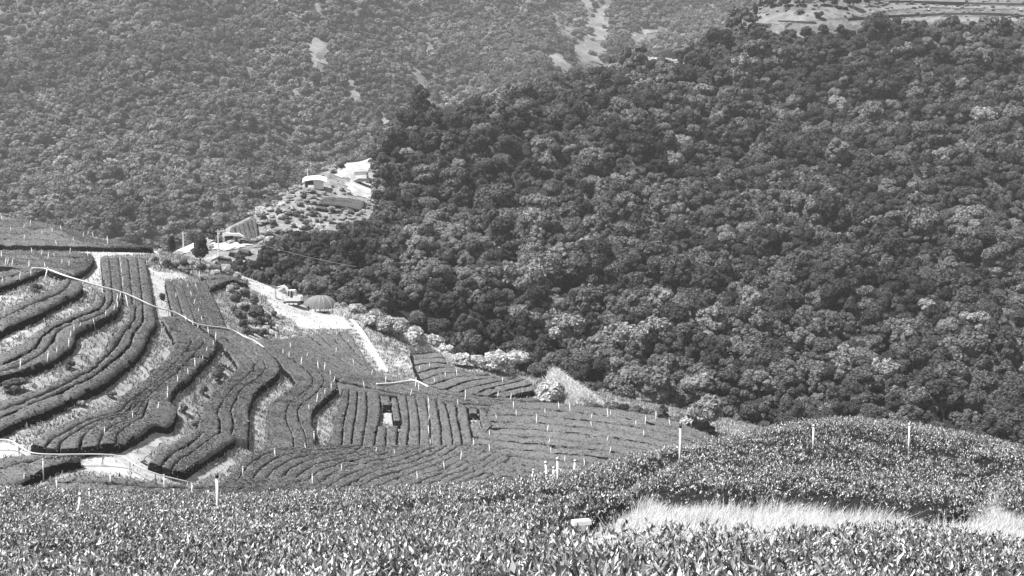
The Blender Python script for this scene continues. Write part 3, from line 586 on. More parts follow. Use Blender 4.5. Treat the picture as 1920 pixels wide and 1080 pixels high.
for i_ in order:
    t_, k_ = lab[i_]; r_ = random.random
    e = empty('forest_tree', (x[i_], y[i_], z[i_] - .5), r_() * 6.28); e.rotation_euler.x = random.gauss(0, .12); e.rotation_euler.y = random.gauss(0, .12); e.scale = (D[i_], D[i_], hgt[i_])
    me = (CR_MID, CR_DARK, CR_PALE)[kn[i_]]; me = me[random.randrange(len(me))]
    c = bpy.data.objects.new('crown', me); C.objects.link(c); c.parent = e; c.location = (0, 0, .1)
    t2 = bpy.data.objects.new('trunk', TRUNKS[i_ % 3]); C.objects.link(t2); t2.parent = e
    size = 'broad' if D[i_] > 7.2 else ('small' if D[i_] < 5.4 else 'medium')
    tag(e, f'{size} {TONE[kn[i_]]} tree, {ordw(k_)} from the left in the {ordw(14 - t_)} tier up from the tea', 'tree', 'trees of the wooded hillside above the tea')
rest = ~sel
colN = inst_collection('hillside_crown', CR_MID + CR_DARK + CR_PALE)
ii = np.where(kn == 0, rng.integers(0, 7, n), np.where(kn == 1, 7 + rng.integers(0, 2, n), 9 + rng.integers(0, 2, n)))
zz = np.zeros(n); rr = np.stack([rng.normal(0, .16, n), rng.normal(0, .16, n), rng.uniform(0, 6.28, n)], 1)
scatter_gn('hillside_trees', np.stack([x, y, z], 1)[rest], np.stack([D, D, hgt], 1)[rest], rr[rest], ii[rest], colN, 'dense evergreen wood covering the steep hillside on the right', 'wood')

# far mountain wood
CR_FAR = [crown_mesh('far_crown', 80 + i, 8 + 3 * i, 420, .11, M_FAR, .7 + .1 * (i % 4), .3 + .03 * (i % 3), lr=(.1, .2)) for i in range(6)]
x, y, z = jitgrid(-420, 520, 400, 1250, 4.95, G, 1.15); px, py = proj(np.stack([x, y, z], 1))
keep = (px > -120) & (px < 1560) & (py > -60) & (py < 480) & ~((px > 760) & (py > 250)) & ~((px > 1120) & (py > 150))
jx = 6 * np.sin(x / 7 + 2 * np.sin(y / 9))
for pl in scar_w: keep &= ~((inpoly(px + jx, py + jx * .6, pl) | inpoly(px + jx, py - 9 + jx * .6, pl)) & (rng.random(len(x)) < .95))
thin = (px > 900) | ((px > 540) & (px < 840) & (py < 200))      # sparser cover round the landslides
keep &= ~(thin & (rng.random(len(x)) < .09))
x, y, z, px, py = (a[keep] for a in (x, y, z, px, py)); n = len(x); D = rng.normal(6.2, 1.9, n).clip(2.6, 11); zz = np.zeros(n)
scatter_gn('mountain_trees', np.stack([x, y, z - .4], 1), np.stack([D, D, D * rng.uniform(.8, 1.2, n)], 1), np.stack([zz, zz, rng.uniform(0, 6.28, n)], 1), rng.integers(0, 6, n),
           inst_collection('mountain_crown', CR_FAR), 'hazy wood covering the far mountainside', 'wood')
print('far trees', n)

# ------------------------------------------------------------------ shrubs and trees one can tell apart
SHR = [crown_mesh('foliage', 120 + i, 9, 900, .1, M_SHRUB, .8) for i in range(3)] + [crown_mesh('foliage', 130 + i, 9, 900, .1, M_SHRUBD, .8) for i in range(3)]
def plant(name, px_, py_, wpx, hpx, surf, off, me, label, cat, group=None, trunk=False):
    q = surf.hit(px_, py_, off=off, y0=60)[0]
    if np.isnan(q).any(): print('miss', label); return
    s = q[1] / FPX; e = empty(name, (q[0], q[1], q[2] - .1), random.random() * 6.28); e.scale = (wpx * s, wpx * s, hpx * s / .8)
    c = bpy.data.objects.new(me.name.split('.')[0], me); C.objects.link(c); c.parent = e
    if trunk:
        c.location = (0, 0, .12); t = bpy.data.objects.new('trunk', random.choice(TRUNKS)); C.objects.link(t); t.parent = e
    else:
        t = bpy.data.objects.new('stem', TRUNKS[0]); C.objects.link(t); t.parent = e
    return tag(e, label, cat, group)
TS = T
gb = -HT
BR = 'bright bushes along the edge of the tea hill'
for i_, (a, b, w_, h_) in enumerate([(640,583,24,20),(668,592,30,22),(700,612,34,30),(725,622,40,34),(748,632,38,34),(775,642,36,30),(800,650,32,28),(818,660,30,30),(835,668,26,24),(868,684,34,26),(893,688,30,22)]):
    plant('shrub', a, b + 3, w_ * 1.35, h_ * 1.3, T, gb, SHR[i_ % 3], f'bright leafy bush on the dark wood edge, {ordw(i_)} from the excavator going right', 'bush', BR)
plant('shrub', 928, 699, 66, 54, T, gb, SHR[0], 'tall bright bush left of the pale ridge above the curved terrace', 'bush')
plant('shrub', 966, 701, 60, 50, T, gb, SHR[1], 'bright bush with dark underside, second left of the pale ridge', 'bush')
plant('shrub', 996, 707, 44, 38, T, gb, SHR[4], 'shaded bush under the pale ridge', 'bush')
plant('shrub', 1036, 758, 68, 56, T, gb, SHR[0], 'round bright bush with a dark hollow, at the foot of the pale ridge', 'bush')
plant('broadleaf_tree', 1322, 818, 70, 70, T, gb, crown_mesh('crown', 201, 16, 1100, .085, M_CROWNP, .9), 'glossy speckled small tree at the right tip of the tea hill', 'tree', trunk=True)
plant('shrub', 1290, 806, 42, 30, T, gb, SHR[2], 'pale bush left of the glossy speckled tree', 'bush')
plant('shrub', 1232, 785, 26, 20, T, gb, SHR[4], 'dark round bush behind the tilted stake', 'bush')
plant('shrub', 1262, 792, 30, 18, T, gb, SHR[1], 'low pale bush between the dark bush and the glossy tree', 'bush')
for i_ in range(17):
    a = 1112 + i_ * 13.5 + random.uniform(-4, 4); b = np.interp(a, [1100, 1190, 1280, 1342], [774, 783, 804, 826]) - 2
    plant('shrub', a, b, random.uniform(26, 40), random.uniform(18, 34), T, gb, (CR_MID[i_ % 7] if i_ % 3 else SHR[3 + i_ % 3]), f'leafy bush at the far edge of the level rows, {ordw(i_)} from the left', 'bush', 'bushes along the far edge of the level rows')
for i_, (a, b, w_, h_, k_) in enumerate([(68,548,26,20,3),(28,733,46,30,4),(132,692,22,22,3),(404,713,26,24,4),(382,740,18,20,5),(345,775,20,22,3),(368,800,20,16,5),(305,564,14,18,4),(50,778,18,12,3),(300,700,22,20,2),(290,705,20,18,4),(410,700,26,20,5),(425,690,18,14,2),(150,760,20,14,0),(210,745,18,14,4),(515,594,16,14,4),(268,868,12,8,4),(165,846,12,7,5)]):
    plant('shrub', a, b, w_, h_, T, gb, SHR[k_], f'{"dark" if k_ > 2 else "pale"} scrubby bush on the terrace banks, {ordw(i_)} of those banks', 'bush', 'scrubby bushes on the banks between terraces')
th = [(432 + 11 * (k_ % 6) + (k_ // 6) * 5 + random.uniform(-5, 5), 543 + 15 * (k_ // 6) + random.uniform(-5, 5)) for k_ in range(36)]
th = sorted(q_ for q_ in th if inpoly(np.array([q_[0]]), np.array([q_[1]]), [(418,545),(440,535),(468,540),(490,560),(515,600),(512,615),(480,632),(465,625),(440,590)])[0])
for i_, (a, b) in enumerate(th):
    plant('shrub', a, b + 10, random.uniform(16, 26), random.uniform(13, 20), T, gb, SHR[3 + i_ % 3] if i_ % 7 else SHR[i_ % 3], f'weedy bush, {ordw(i_)} from the left in the thicket left of the excavator', 'bush', 'thicket left of the excavator')
for i_, (a, b, w_, h_) in enumerate([(300,478,16,14),(345,500,20,16),(330,505,22,16),(312,502,22,16),(360,503,22,18),(378,508,22,16),(350,512,24,14),(290,492,16,12)]):
    plant('shrub', a, b, w_, h_, T, gb, SHR[(1, 3, 4, 5)[i_ % 4]], f'small bush beyond the straight strips, {ordw(i_)} along the road end', 'bush', 'bushes at the end of the pale road')
plant('conifer_tree', 322, 482, 22, 40, T, gb, CR_DARK[0], 'dark pointed tree at the right end of the pale road', 'tree', trunk=True)
plant('broadleaf_tree', 375, 497, 46, 52, T, gb, CR_DARK[1], 'dark tree in front of the short rows by the shed', 'tree', trunk=True)
for i_, (a, b, w_, h_) in enumerate([(405,520,26,20),(422,516,30,24),(440,524,28,20),(395,508,22,16),(460,530,18,12)]):
    plant('shrub', a, b, w_, h_, T, gb, SHR[i_ % 2], f'pale blossoming bush, {ordw(i_)} behind the scalloped dark rows', 'bush', 'pale bushes behind the scalloped rows')
# scrub on the spur around the hut
xs, ys, zs = jitgrid(-105, -30, 270, 350, 2.6, H); pa, pb = proj(np.stack([xs, ys, zs], 1))
ks = inpoly(pa, pb, BARE_H[0]) & (rng.random(len(xs)) < .85)
for b in ([(600,366),(692,374),(684,398),(586,392)],[(428,424),(482,402),(488,450),(450,456)],[(398,460),(475,460),(475,497),(398,497)],[(632,330),(650,305),(692,287),(694,370),(645,362)],[(562,325),(620,325),(620,362),(562,362)]): ks &= ~inpoly(pa, pb, b)
m_ = ks.sum(); dd = rng.uniform(.9, 2.9, m_); zz = np.zeros(m_)
scatter_gn('spur_scrub', np.stack([xs, ys, zs], 1)[ks], np.stack([dd, dd, dd * .8], 1), np.stack([zz, zz, rng.uniform(0, 6, m_)], 1), rng.integers(0, 4, m_), inst_collection('scrub', SHR), 'pale scrub covering the spur below the white hut', 'scrub')
# trees on the hilltop track
for i_, (a, b, w_, h_) in enumerate([(1425,12,26,34),(1450,14,26,22),(1475,14,24,20),(1500,13,22,20),(1545,12,26,24),(1570,16,24,30),(1600,18,28,34),(1630,12,26,26),(1415,40,18,34),(1500,27,18,12),(1535,36,24,14)]):
    plant('forest_tree', a, b, w_, h_, H, 0, CR_DARK[i_ % 2] if i_ % 3 else CR_MID[1], f'tree beside the hilltop track, {ordw(i_)} of that sparse line', 'tree', 'sparse trees along the hilltop track', trunk=True)
xs, ys, zs = jitgrid(60, 330, 440, 540, 3.4, H); pa, pb = proj(np.stack([xs, ys, zs], 1)); ks = inpoly(pa, pb, [(1400,-30),(2100,-30),(2100,60),(1920,44),(1700,38),(1500,44),(1400,40)]) & (rng.random(len(xs)) < .38)
m_ = ks.sum(); dd = rng.uniform(.8, 2.4, m_); zz = np.zeros(m_)
scatter_gn('hilltop_scrub', np.stack([xs, ys, zs], 1)[ks], np.stack([dd, dd, dd * .6], 1), np.stack([zz, zz, rng.uniform(0, 6, m_)], 1), rng.integers(0, 6, m_), inst_collection('low_scrub', SHR), 'low scrub dotted over the cleared hilltop', 'scrub')
# retaining walls of the hilltop track
def pline(name, pts, surf, off, width, height, mat, label, cat, group=None, y0=70):
    q = surf.hit(*smooth_pl(pts).T, off=off, y0=y0); q = q[~np.isnan(q).any(1)]; m = MB()
    for a, b in zip(q[:-1], q[1:]):
        a = Vector(a); b = Vector(b); d = b - a
        if d.length < .05: continue
        m.prism([(0, -.6), (d.length + .1, -.6 + 0), (d.length + .1, height), (0, height)], width); M = Matrix.Translation(a) @ Matrix(((d.x / d.length, -d.y / d.length, 0, 0), (d.y / d.length, d.x / d.length, 0, 0), (d.z / d.length, 0, 1, 0), (0, 0, 0, 1)))
        for k in range(len(m.v) - 8, len(m.v)): m.v[k] = tuple(M @ Vector(m.v[k]))
    return tag(m.build(name, mat), label, cat, group)
pline('retaining_wall', [(1590,39),(1650,34),(1720,31),(1800,28),(1860,29),(1920,33),(2050,42)], H, 0, .6, 1.0, M_STEEL, 'dark wall along the lower edge of the hilltop track', 'wall')
pline('retaining_wall', [(1640,9),(1670,5),(1740,6),(1850,9),(1920,11),(2050,13)], H, 0, .6, .9, M_STEEL, 'dark wall along the upper edge of the hilltop track', 'wall')
pline('retaining_wall', [(1460,42),(1490,43),(1530,45)], H, 0, .6, .8, M_STEEL, 'short dark wall left of the small trees on the hilltop track', 'wall')

# ------------------------------------------------------------------ weeds and dry grass on the banks (stuff)
def blades(name, pts, hgt, wid, mat, lean=.35, label='', cat='grass', wind=(0, 0)):
    n = len(pts); a = rng.uniform(0, 2 * math.pi, n); t = np.stack([np.cos(a), np.sin(a), np.zeros(n)], 1) * (wid if np.ndim(wid) else wid * np.ones(n))[:, None]
    l = rng.normal(0, lean, (n, 2)) + np.array(wind); h = hgt if np.ndim(hgt) else hgt * rng.uniform(.5, 1.2, n)
    up = np.stack([l[:, 0] * h, l[:, 1] * h, h], 1); b = np.asarray(pts) - np.array([0, 0, .04]); mid = b + up * np.array([.45, .45, .6]); tip = b + up
    V = np.stack([b - t, b + t, mid + t * .7, mid - t * .7, tip], 1).reshape(-1, 3); i = np.arange(n) * 5
    return tag(mesh_np(name, V, [np.stack([i, i + 1, i + 2, i + 3], 1), np.stack([i + 3, i + 2, i + 4], 1)], mat), label, cat, kind='stuff')
# mask of hedges on a grid
gx0, gx1, gy0, gy1, gs = -175, 75, 62, 300, .25
mask = np.zeros((int((gy1 - gy0) / gs), int((gx1 - gx0) / gs)), bool)
for poly in hedge_tops:
    lo = np.floor((poly.min(0) - (gx0, gy0)) / gs).astype(int).clip(0); hi = np.ceil((poly.max(0) - (gx0, gy0)) / gs).astype(int)
    hi = np.minimum(hi, (mask.shape[1] - 1, mask.shape[0] - 1))
    if (hi <= lo).any(): continue
    X, Y = np.meshgrid(np.arange(lo[0], hi[0] + 1), np.arange(lo[1], hi[1] + 1)); m_ = inpoly(X * gs + gx0 + gs / 2, Y * gs + gy0 + gs / 2, [tuple(q) for q in poly]); mask[lo[1]:hi[1] + 1, lo[0]:hi[0] + 1] |= m_
N = 1500000; x = rng.uniform(-120, 62, N); y = rng.uniform(80, 262, N); ix = ((x - gx0) / gs).astype(int); iy = ((y - gy0) / gs).astype(int)
k = ~mask[iy, ix]; x = x[k]; y = y[k]; zz_ = T(x, y) - HT; pa_, pb_ = proj(np.stack([x, y, zz_], 1)); k = np.ones(len(x), bool)
for b_ in bare: k &= ~(inpoly(pa_, pb_, b_) & (rng.random(len(x)) < .93))
x = x[k]; y = y[k]
z = T(x, y) - HT; px, py = proj(np.stack([x, y, z], 1)); cl = np.sin(x * 1.7 + np.sin(y * 1.3) * 2) * np.sin(y * 2.1 + np.sin(x * .9) * 2)
k = (px > -60) & (px < 1980) & (py > 390) & (py < 960) & (cl > -.35) & (rng.random(len(x)) < .55); pts = np.stack([x, y, z], 1)[k]
print('weeds', len(pts))
blades('bank_grass', pts, rng.uniform(.12, .5, len(pts)) * np.where(rng.random(len(pts)) < .1, 1.5, 1), .07, M_WEED, .5, 'rough dry grass and weeds on the banks between the terraces', 'grass')

# pale overgrown ridge at the right of the curved terrace
def ridge(name, pts, wpx, surf, off, label, h=1.6, mat=None):
    q = surf.hit(*resample(smooth_pl(pts), 60).T, off=off, y0=70); q = q[~np.isnan(q).any(1)]; N = 16000
    k = rng.integers(0, len(q), N); s = q[k, 1] / FPX; wv = np.interp(k / len(q), np.linspace(0, 1, len(wpx)), wpx) * s; r_ = rng.normal(0, .33, N)
    X = q[k, 0] + r_ * wv + rng.normal(0, .3, N); Y = q[k, 1] + rng.normal(0, .7, N); Z = surf(X, Y) + off + h * np.clip(1 - np.abs(r_) * 1.2, 0, 1) * rng.uniform(0, 1, N) ** .5
    return blades(name, np.stack([X, Y, Z], 1), rng.uniform(.3, .8, N), .10, mat or M_STRAW, .6, label, 'grass')
ridge('dry_grass', [(935,672),(985,675),(1010,690),(1035,715),(1060,738),(1085,758),(1100,768)], [18,22,28,36,48,52,34], T, gb, 'bright feathery dry grass along the ridge above the bright bushes', 2.6)
ridge('dry_grass', [(600,580),(650,588),(700,605),(760,640),(830,672),(860,684)], [14,20,24,22,16,14], T, gb, 'bright dry grass along the wood edge right of the excavator', .8)

# ------------------------------------------------------------------ stakes and poles
def stake(px_, top, bot, surf, off, label, group, rad=.045, tilt=0, name='sprinkler_stake', y0=70, cap=False, bury=.9):
    q = surf.hit(px_, bot, off=off, y0=y0)[0]
    if np.isnan(q).any(): print('miss stake', px_, bot); return
    s = q[1] / FPX; h = (bot - top) * s; e = empty(name, q); m = MB(); dx = tilt * s
    m.tube([(-dx * bury / max(h, .1), 0, -bury), (0, 0, 0), (dx, 0, h)], [rad, rad, rad * .9], 8).build('pole', M_WHITE, e, True)
    c = MB(); c.tube([(dx, 0, h), (dx, 0, h + rad * 1.5), (dx + rad, 0, h + rad * 3)], [rad * 1.3, rad * 1.3, rad * .4], 8)
    c.build('sprinkler_head', M_BLACK if cap else M_WHITE, e, True)
    tag(e, label, 'stake', group)
FIELDS = {
 'the topmost field': [(4,405,411),(20,426,432),(44,422,427),(45,441,450),(57,413,421),(59,405,411),(119,415,423),(106,452,458),(98,428,436),(115,423,431),(79,433,438),(156,437,443),(165,434,439),(175,437,442),(137,445,450),(202,444,458)],
 'the second field at the left': [(3,472,482),(10,485,496),(14,485,494),(22,488,498),(53,490,499),(55,492,499),(60,466,474),(77,471,478),(90,475,485),(102,476,479),(131,466,474),(116,486,493),(129,489,498),(165,472,480),(85,493,502)],
 'the upper left terraces': [(58,507,513),(37,511,520),(4,521,529),(220,566,575),(219,553,565),(214,573,580),(198,583,590),(176,598,603),(150,606,611),(139,611,620),(132,622,631),(129,636,646),(106,652,660),(89,660,674),(38,675,690)],
 'the two straight strips': [(225,482,488),(226,491,498),(228,505,510),(230,520,526),(231,530,536),(225,549,557),(352,533,538),(368,532,537),(330,550,556),(359,547,554),(364,562,568),(373,579,584),(379,594,600),(374,509,515)],
 'the nose-shaped middle terraces': [(348,594,599),(362,602,608),(371,608,614),(391,615,625),(404,624,636),(400,640,646),(387,652,658),(380,668,671),(366,673,686),(353,692,700),(333,706,715),(315,726,732),(314,735,745),(296,756,766),(249,773,782),(196,802,811)],
 'the rows in front of the excavator': [(518,626,634),(544,643,652),(531,655,662),(542,661,669),(575,663,667),(565,671,682),(597,678,691),(608,681,694),(619,695,703),(632,621,626),(653,637,640),(630,652,660),(663,673,682),(697,694,701),(683,716,725),(723,706,716)],
 'the upright rows': [(626,707,715),(621,719,728),(609,730,738),(594,740,753),(580,759,766),(596,801,809),(589,810,823),(573,833,841),(804,745,755),(804,759,770),(804,778,786),(804,799,811),(807,824,831),(705,840,846),(740,844,849)],
 'the slanting foot rows': [(864,847,861),(640,872,881),(586,890,906),(783,886,896),(833,866,876),(455,876,886),(516,842,854),(207,887,903),(308,891,911),(359,908,924),(107,897,923),(81,862,879),(45,889,895)],
 'the curved terrace': [(781,653,657),(806,681,687),(786,687,693),(835,698,706),(857,693,703),(815,709,716),(779,708,725),(785,720,730),(770,731,739),(873,731,736),(872,738,749),(859,750,758),(942,708,715),(957,739,748),(933,735,742)],
 'the level rows at the right': [(963,753,764),(968,770,777),(1022,767,774),(1006,778,791),(931,777,784),(918,808,816),(888,823,834),(918,834,845),(1026,798,808),(1029,823,830),(1033,839,848),(1109,776,782),(1109,790,798),(1048,755,765),(1069,757,769),(1140,767,781),(1145,771,776),(1210,780,792),(1230,772,784),(1256,787,796),(1192,789,795),(1207,808,815),(1138,819,825),(1143,840,848),(1059,856,864),(1337,818,828),(1096,861,871)]}
for f_, L_ in FIELDS.items():
    L_ = sorted(L_, key=lambda q: (q[0], q[1]))
    for i_, (a, b, c_) in enumerate(L_):
        stake(a, b, c_ + 1, T, 0, f'thin white sprinkler stake, {ordw(i_)} from the left in {f_}', 'white sprinkler stakes among the tea', .06 if c_ - b > 9 else .05, random.uniform(-1.6, 2.2), bury=HT)
stake(84, 503, 524, T, -.6, 'thick tilted post holding the long white pipe', None, .09, 6, 'pipe_post')
stake(241, 552, 578, T, -.6, 'thin leaning post right of a white stake pair under the pipe', None, .06, -5, 'pipe_post')
near = [(408,893,947,0,.028,'tall white pole with a black cap, at the left of the near tea'),(1275,800,846,0,.03,'tall white pole with a black cap, where the near tea meets the far rows'),(1525,799,824,0,.025,'short white pole on top of the right mound, left of two'),(1704,796,832,0,.022,'thin white pole on the crest of the right mound, right of two'),
        (1025,868,893,-2,.024,'white stake just above the near crest, leaning left'),(1038,878,892,0,.02,'shortest white stake of the near crest cluster'),(1046,861,892,-1,.026,'tallest white stake of the near crest cluster'),(1077,865,881,1,.022,'white stake right of the near crest cluster'),
        (998,882,893,2,.018,'tiny leaning white stake left of the near crest cluster'),(147,928,957,5,.026,'leaning white stake in the near tea at the far left'),(168,919,928,0,.02,'tiny white stake right of the leaning one at the far left'),(326,914,926,0,.02,'tiny white stake left of the tall capped pole')]
for a, b, c_, t_, r_, l_ in near: stake(a, b, c_ + 2, F, 0, l_, 'white stakes standing in the near tea', r_, t_, 'white_pole', 6, 'cap' in l_, .5)

# ------------------------------------------------------------------ white water pipes on the slope
def pipe(pts, lift, rad, label, surf=T):
    q = surf.hit(*resample(smooth_pl(pts), 70).T, off=lift, y0=70); m = MB(); m.tube([tuple(v) for v in q], rad, 8)
    e = empty('water_pipe', q[0]); o = m.build('pipe', M_WHITE, e, True); o.location = -e.location
    for k in range(4, 68, 9):
        p_ = MB(); p_.tube([(q[k][0], q[k][1], q[k][2] - lift - .9), (q[k][0], q[k][1], q[k][2] + .02)], .05, 6); o = p_.build('support', M_WOOD, e); o.location = -e.location
    tag(e, label, 'pipe')
pipe([(60,503),(88,503),(115,515),(165,530),(192,538),(230,548),(260,561),(290,576),(320,583),(342,592),(362,606),(385,611),(425,615),(445,623),(462,634),(480,641),(496,652)], (.2), .10, 'long white water pipe winding down across the upper terraces')
pipe([(-40,822),(0,824),(22,825),(52,848),(80,852),(140,852),(180,851),(228,854),(245,866),(270,880),(300,891),(355,904)], .05, .06, 'white water pipe along the lower pale path')
pipe([(706,720),(735,719),(765,714),(780,713),(803,725)], .2, .13, 'short white pipe crossing the tea below the path')
pipe([(658,600),(677,617),(695,647),(710,672),(726,697)], -.7, .22, 'broad white pipe running down beside the pale path')

# ------------------------------------------------------------------ excavator, cover, rocks, hut, shed
q = T.hit(550, 573, off=gb, y0=70)[0]; s = q[1] / FPX
e = empty('excavator', (q[0], q[1], q[2] + .05), R(-4)); e.scale = (1.17,) * 3
tag(e, 'small white tracked excavator with its arm folded to the left, beside the covered mound', 'excavator')
# local: x right, y away, z up; about 5 m long
M_W2 = paint('white_machine_paint', .78, .35, var=.08)
for sy in (-.8, .8):
    tr = MB().prism([(-1.0,.0),(-1.35,.18),(-1.4,.42),(-1.2,.6),(1.2,.6),(1.4,.42),(1.35,.18),(1.0,.0)], .38, off=sy).build('track', M_RUBBER, e)
    fr = MB().prism([(-.95,.2),(-.9,.45),(.85,.45),(.9,.2)], .42, off=sy).build('track_frame', M_W2, tr)
    for wx in (-1.1, -.4, .3, 1.08):
        MB().tube([(wx, sy - .23, .3), (wx, sy + .23, .3)], .17 if abs(wx) > 1 else .1, 12).build('track_wheel', M_STEEL, tr)
MB().tube([(0, 0, .45), (0, 0, .78)], .5, 16).build('turntable', M_STEEL, e)
MB().prism([(-1.0,.72),(1.15,.72),(1.35,.85),(1.35,1.35),(1.2,1.5),(.45,1.55),(-.1,1.1),(-.95,1.0)], 1.7).build('body', M_W2, e)
cab = MB().prism([(-.75,1.05),(-.62,2.35),(-.5,2.45),(.42,2.45),(.5,2.35),(.52,1.05)], .95, off=-.35).build('cab', M_W2, e)
MB().prism([(-.62,1.5),(-.55,2.25),(-.32,2.25),(-.36,1.5)], .99, off=-.35).build('window', M_GLASS, cab)
MB().prism([(-.24,1.25),(-.2,2.25),(.16,2.25),(.16,1.25)], .99, off=-.35).build('window', M_GLASS, cab)
MB().prism([(.26,1.6),(.26,2.25),(.42,2.2),(.42,1.6)], .99, off=-.35).build('window', M_GLASS, cab)
MB().prism([(-.78,.0+1.1),(-.68,2.2),(-.72,2.2),(-.82,1.1)], .8, off=-.35).build('windscreen', M_GLASS, cab)
MB().prism([(-.7,1.0),(-.55,1.9),(-.9,2.7),(-1.3,3.0),(-1.7,2.95),(-1.65,2.65),(-1.35,2.65),(-1.05,2.3),(-.95,1.6),(-1.0,1.0)], .34, off=.25).build('boom', M_W2, e)
MB().prism([(-1.5,3.02),(-2.35,2.55),(-2.9,2.35),(-3.0,2.1),(-2.8,2.05),(-2.2,2.2),(-1.5,2.62)], .26, off=.25).build('stick', M_W2, e)
MB().tube([(-2.5, .25, 2.75), (-1.35, .25, 3.08)], .07, 8).build('hydraulic_ram', M_W2, e)
bk = MB().prism([(-2.85,2.3),(-3.05,2.1),(-3.15,1.4),(-3.0,.75),(-2.65,.5),(-2.55,.75),(-2.8,1.2),(-2.75,1.9)], .75, off=.25).build('bucket', M_W2, e)
MB().prism([(-1.55,.1),(-1.72,.1),(-1.78,.55),(-1.6,.6)], 1.7).build('dozer_blade', M_W2, e)

q = T.hit(601, 580, off=gb, y0=70)[0]
e = empty('covered_mound', (q[0], q[1], q[2])); e.scale = (1.3, 1.3, 1.3); tag(e, 'rounded mound under a grey net right of the excavator', 'mound'); n_, m_ = 26, 10; V = []
for i_ in range(m_ + 1):
    for j_ in range(n_):
        a = j_ / n_ * 2 * math.pi; b = i_ / m_ * math.pi / 2; r_ = 1 + .03 * math.cos(a * 9) * math.cos(b)
        V.append((2.5 * math.cos(a) * math.cos(b) ** .8 * r_, 1.7 * math.sin(a) * math.cos(b) ** .8 * r_, 2.1 * math.sin(b) - .15 + .05 * math.sin(3 * a)))
Fc = np.array([(i_ * n_ + j_, i_ * n_ + (j_ + 1) % n_, (i_ + 1) * n_ + (j_ + 1) % n_, (i_ + 1) * n_ + j_) for i_ in range(m_) for j_ in range(n_)])
o = mesh_np('net_cover', np.array(V), Fc, M_SHADE, e, True)
for a in (-1.9, -1.55, -1.25, -.8, -2.3):
    MB().tube([(2.52 * math.cos(a) * math.cos(b) ** .8, 1.72 * math.sin(a) * math.cos(b) ** .8, 2.12 * math.sin(b) - .12) for b in np.linspace(0, 1.2, 8)], .022, 6).build('rope', M_ROCK, e)
sb = MB()
for k_ in range(9): a = -2.6 + k_ * .25; sb.box((2.6 * math.cos(a), 1.85 * math.sin(a), .05), (.5, .3, .22), Matrix.Rotation(a + 1.57, 3, 'Z'), .8)
sb.build('edge_weight', M_ROCK, e)
q = T.hit(582, 577, off=gb, y0=70)[0]
r2 = crown_mesh('soil', 301, 6, 200, .1, M_PATH, .8)
e2 = tag(bpy.data.objects.new('soil_heap', r2), 'white soil heap between the excavator and the netted mound', 'heap'); C.objects.link(e2); e2.location = (q[0], q[1] - .4, q[2] - .3); e2.scale = (2.0, 1.6, 1.9)
def rock(px_, py_, w_, label, group='rocks on the cleared ground'):
    q = T.hit(px_, py_, off=gb, y0=70)[0]; s = q[1] / FPX * w_; r = rng.normal(0, .13, (6, 8, 3)); V = []
    for i_ in range(6):
        for j_ in range(8):
            a = j_ / 8 * 6.283; b = -.5 + i_ / 5 * 2.0; V.append(np.array([math.cos(a) * math.cos(b), .8 * math.sin(a) * math.cos(b), .6 * math.sin(b)]) * .5 * s + r[i_, j_] * s * .4)
    Fk = np.array([(i_ * 8 + j_, i_ * 8 + (j_ + 1) % 8, (i_ + 1) * 8 + (j_ + 1) % 8, (i_ + 1) * 8 + j_) for i_ in range(5) for j_ in range(8)])
    o = mesh_np('rock', np.array(V), [Fk], M_ROCK); o.location = q; tag(o, label, 'rock', group)
for i_, (a, b, w_) in enumerate([(572,602,8),(578,597,6),(587,602,7),(594,602,6),(600,603,5),(567,598,5),(560,596,4),(582,606,5),(606,600,4),(534,599,5),(541,603,4),(551,612,6)]):
    rock(a, b, w_, f'pale rock on the cleared ground in front of the excavator, {ordw(i_)} of the scatter')

def Hp(px_, py_): return H.hit(px_, py_, off=0, y0=200)[0]
q = Hp(590, 352); s = q[1] / FPX
e = empty('hut', (q[0], q[1], q[2] - .2), R(8)); tag(e, 'small white hut with open dark front and curved white roof on the bright spur', 'hut')
MB().box((1.1, 0, 1.1), (2.6, 3, 2.6)).build('wall', M_CONC, e)
MB().box((-1.5, .6, 1.1), (2.4, 1.6, 2.5)).build('open_front_shade', M_STEEL, e)  # solid dark block, its colour stands in for shade inside the open front
for x_ in (-2.6,): MB().box((x_, -1.3, 1.0), (.2, .2, 2.6)).build('post', M_WHITE, e)
rf = MB(); rf.prism([(-3.2,2.25),(-2.6,2.75),(-1.0,3.05),(1.2,3.15),(2.4,2.8),(3.4,2.45),(3.4,2.3),(2.4,2.55),(1.2,2.9),(-1.0,2.85),(-2.6,2.5),(-3.1,2.1)], 3.9).build('roof', M_ROOF, e).rotation_euler = (.3, 0, 0)
MB().box((-1.7, -1.4, -.5), (2.0, .25, 1.8)).build('front_panel', M_CONC, e)
q2 = Hp(585, 361); e = empty('retaining_wall', q2); tag(e, 'white block wall under the open side of the hut', 'wall'); MB().box((-.3, .5, .9), (1.7, .8, 2.2), taper=.9).build('block', M_CONC, e)
q = Hp(678, 340); e = empty('storage_building', (q[0], q[1], q[2]), R(-5)); e.scale = (.8, .8, .8); tag(e, 'bright white block building by the upper dark wood edge', 'building')
MB().box((-.3, 1.5, 1.6), (4.2, 3, 3.6)).build('wall', M_CONC, e); MB().prism([(-3.2,3.3),(2.3,3.6),(2.3,3.8),(-3.2,3.5)], 3.6, off=1.5).build('roof', M_ROOF, e)
q = Hp(680, 343); e = empty('lean_to', (q[0], q[1] - 2, q[2])); tag(e, 'grey netted lean-to roof below the white block building', 'lean-to'); MB().prism([(-2.6,.35),(-.6,1.3),(2.3,1.2),(2.3,.5),(-2.6,.2)], 2.4).build('net_roof', M_SHADE, e)
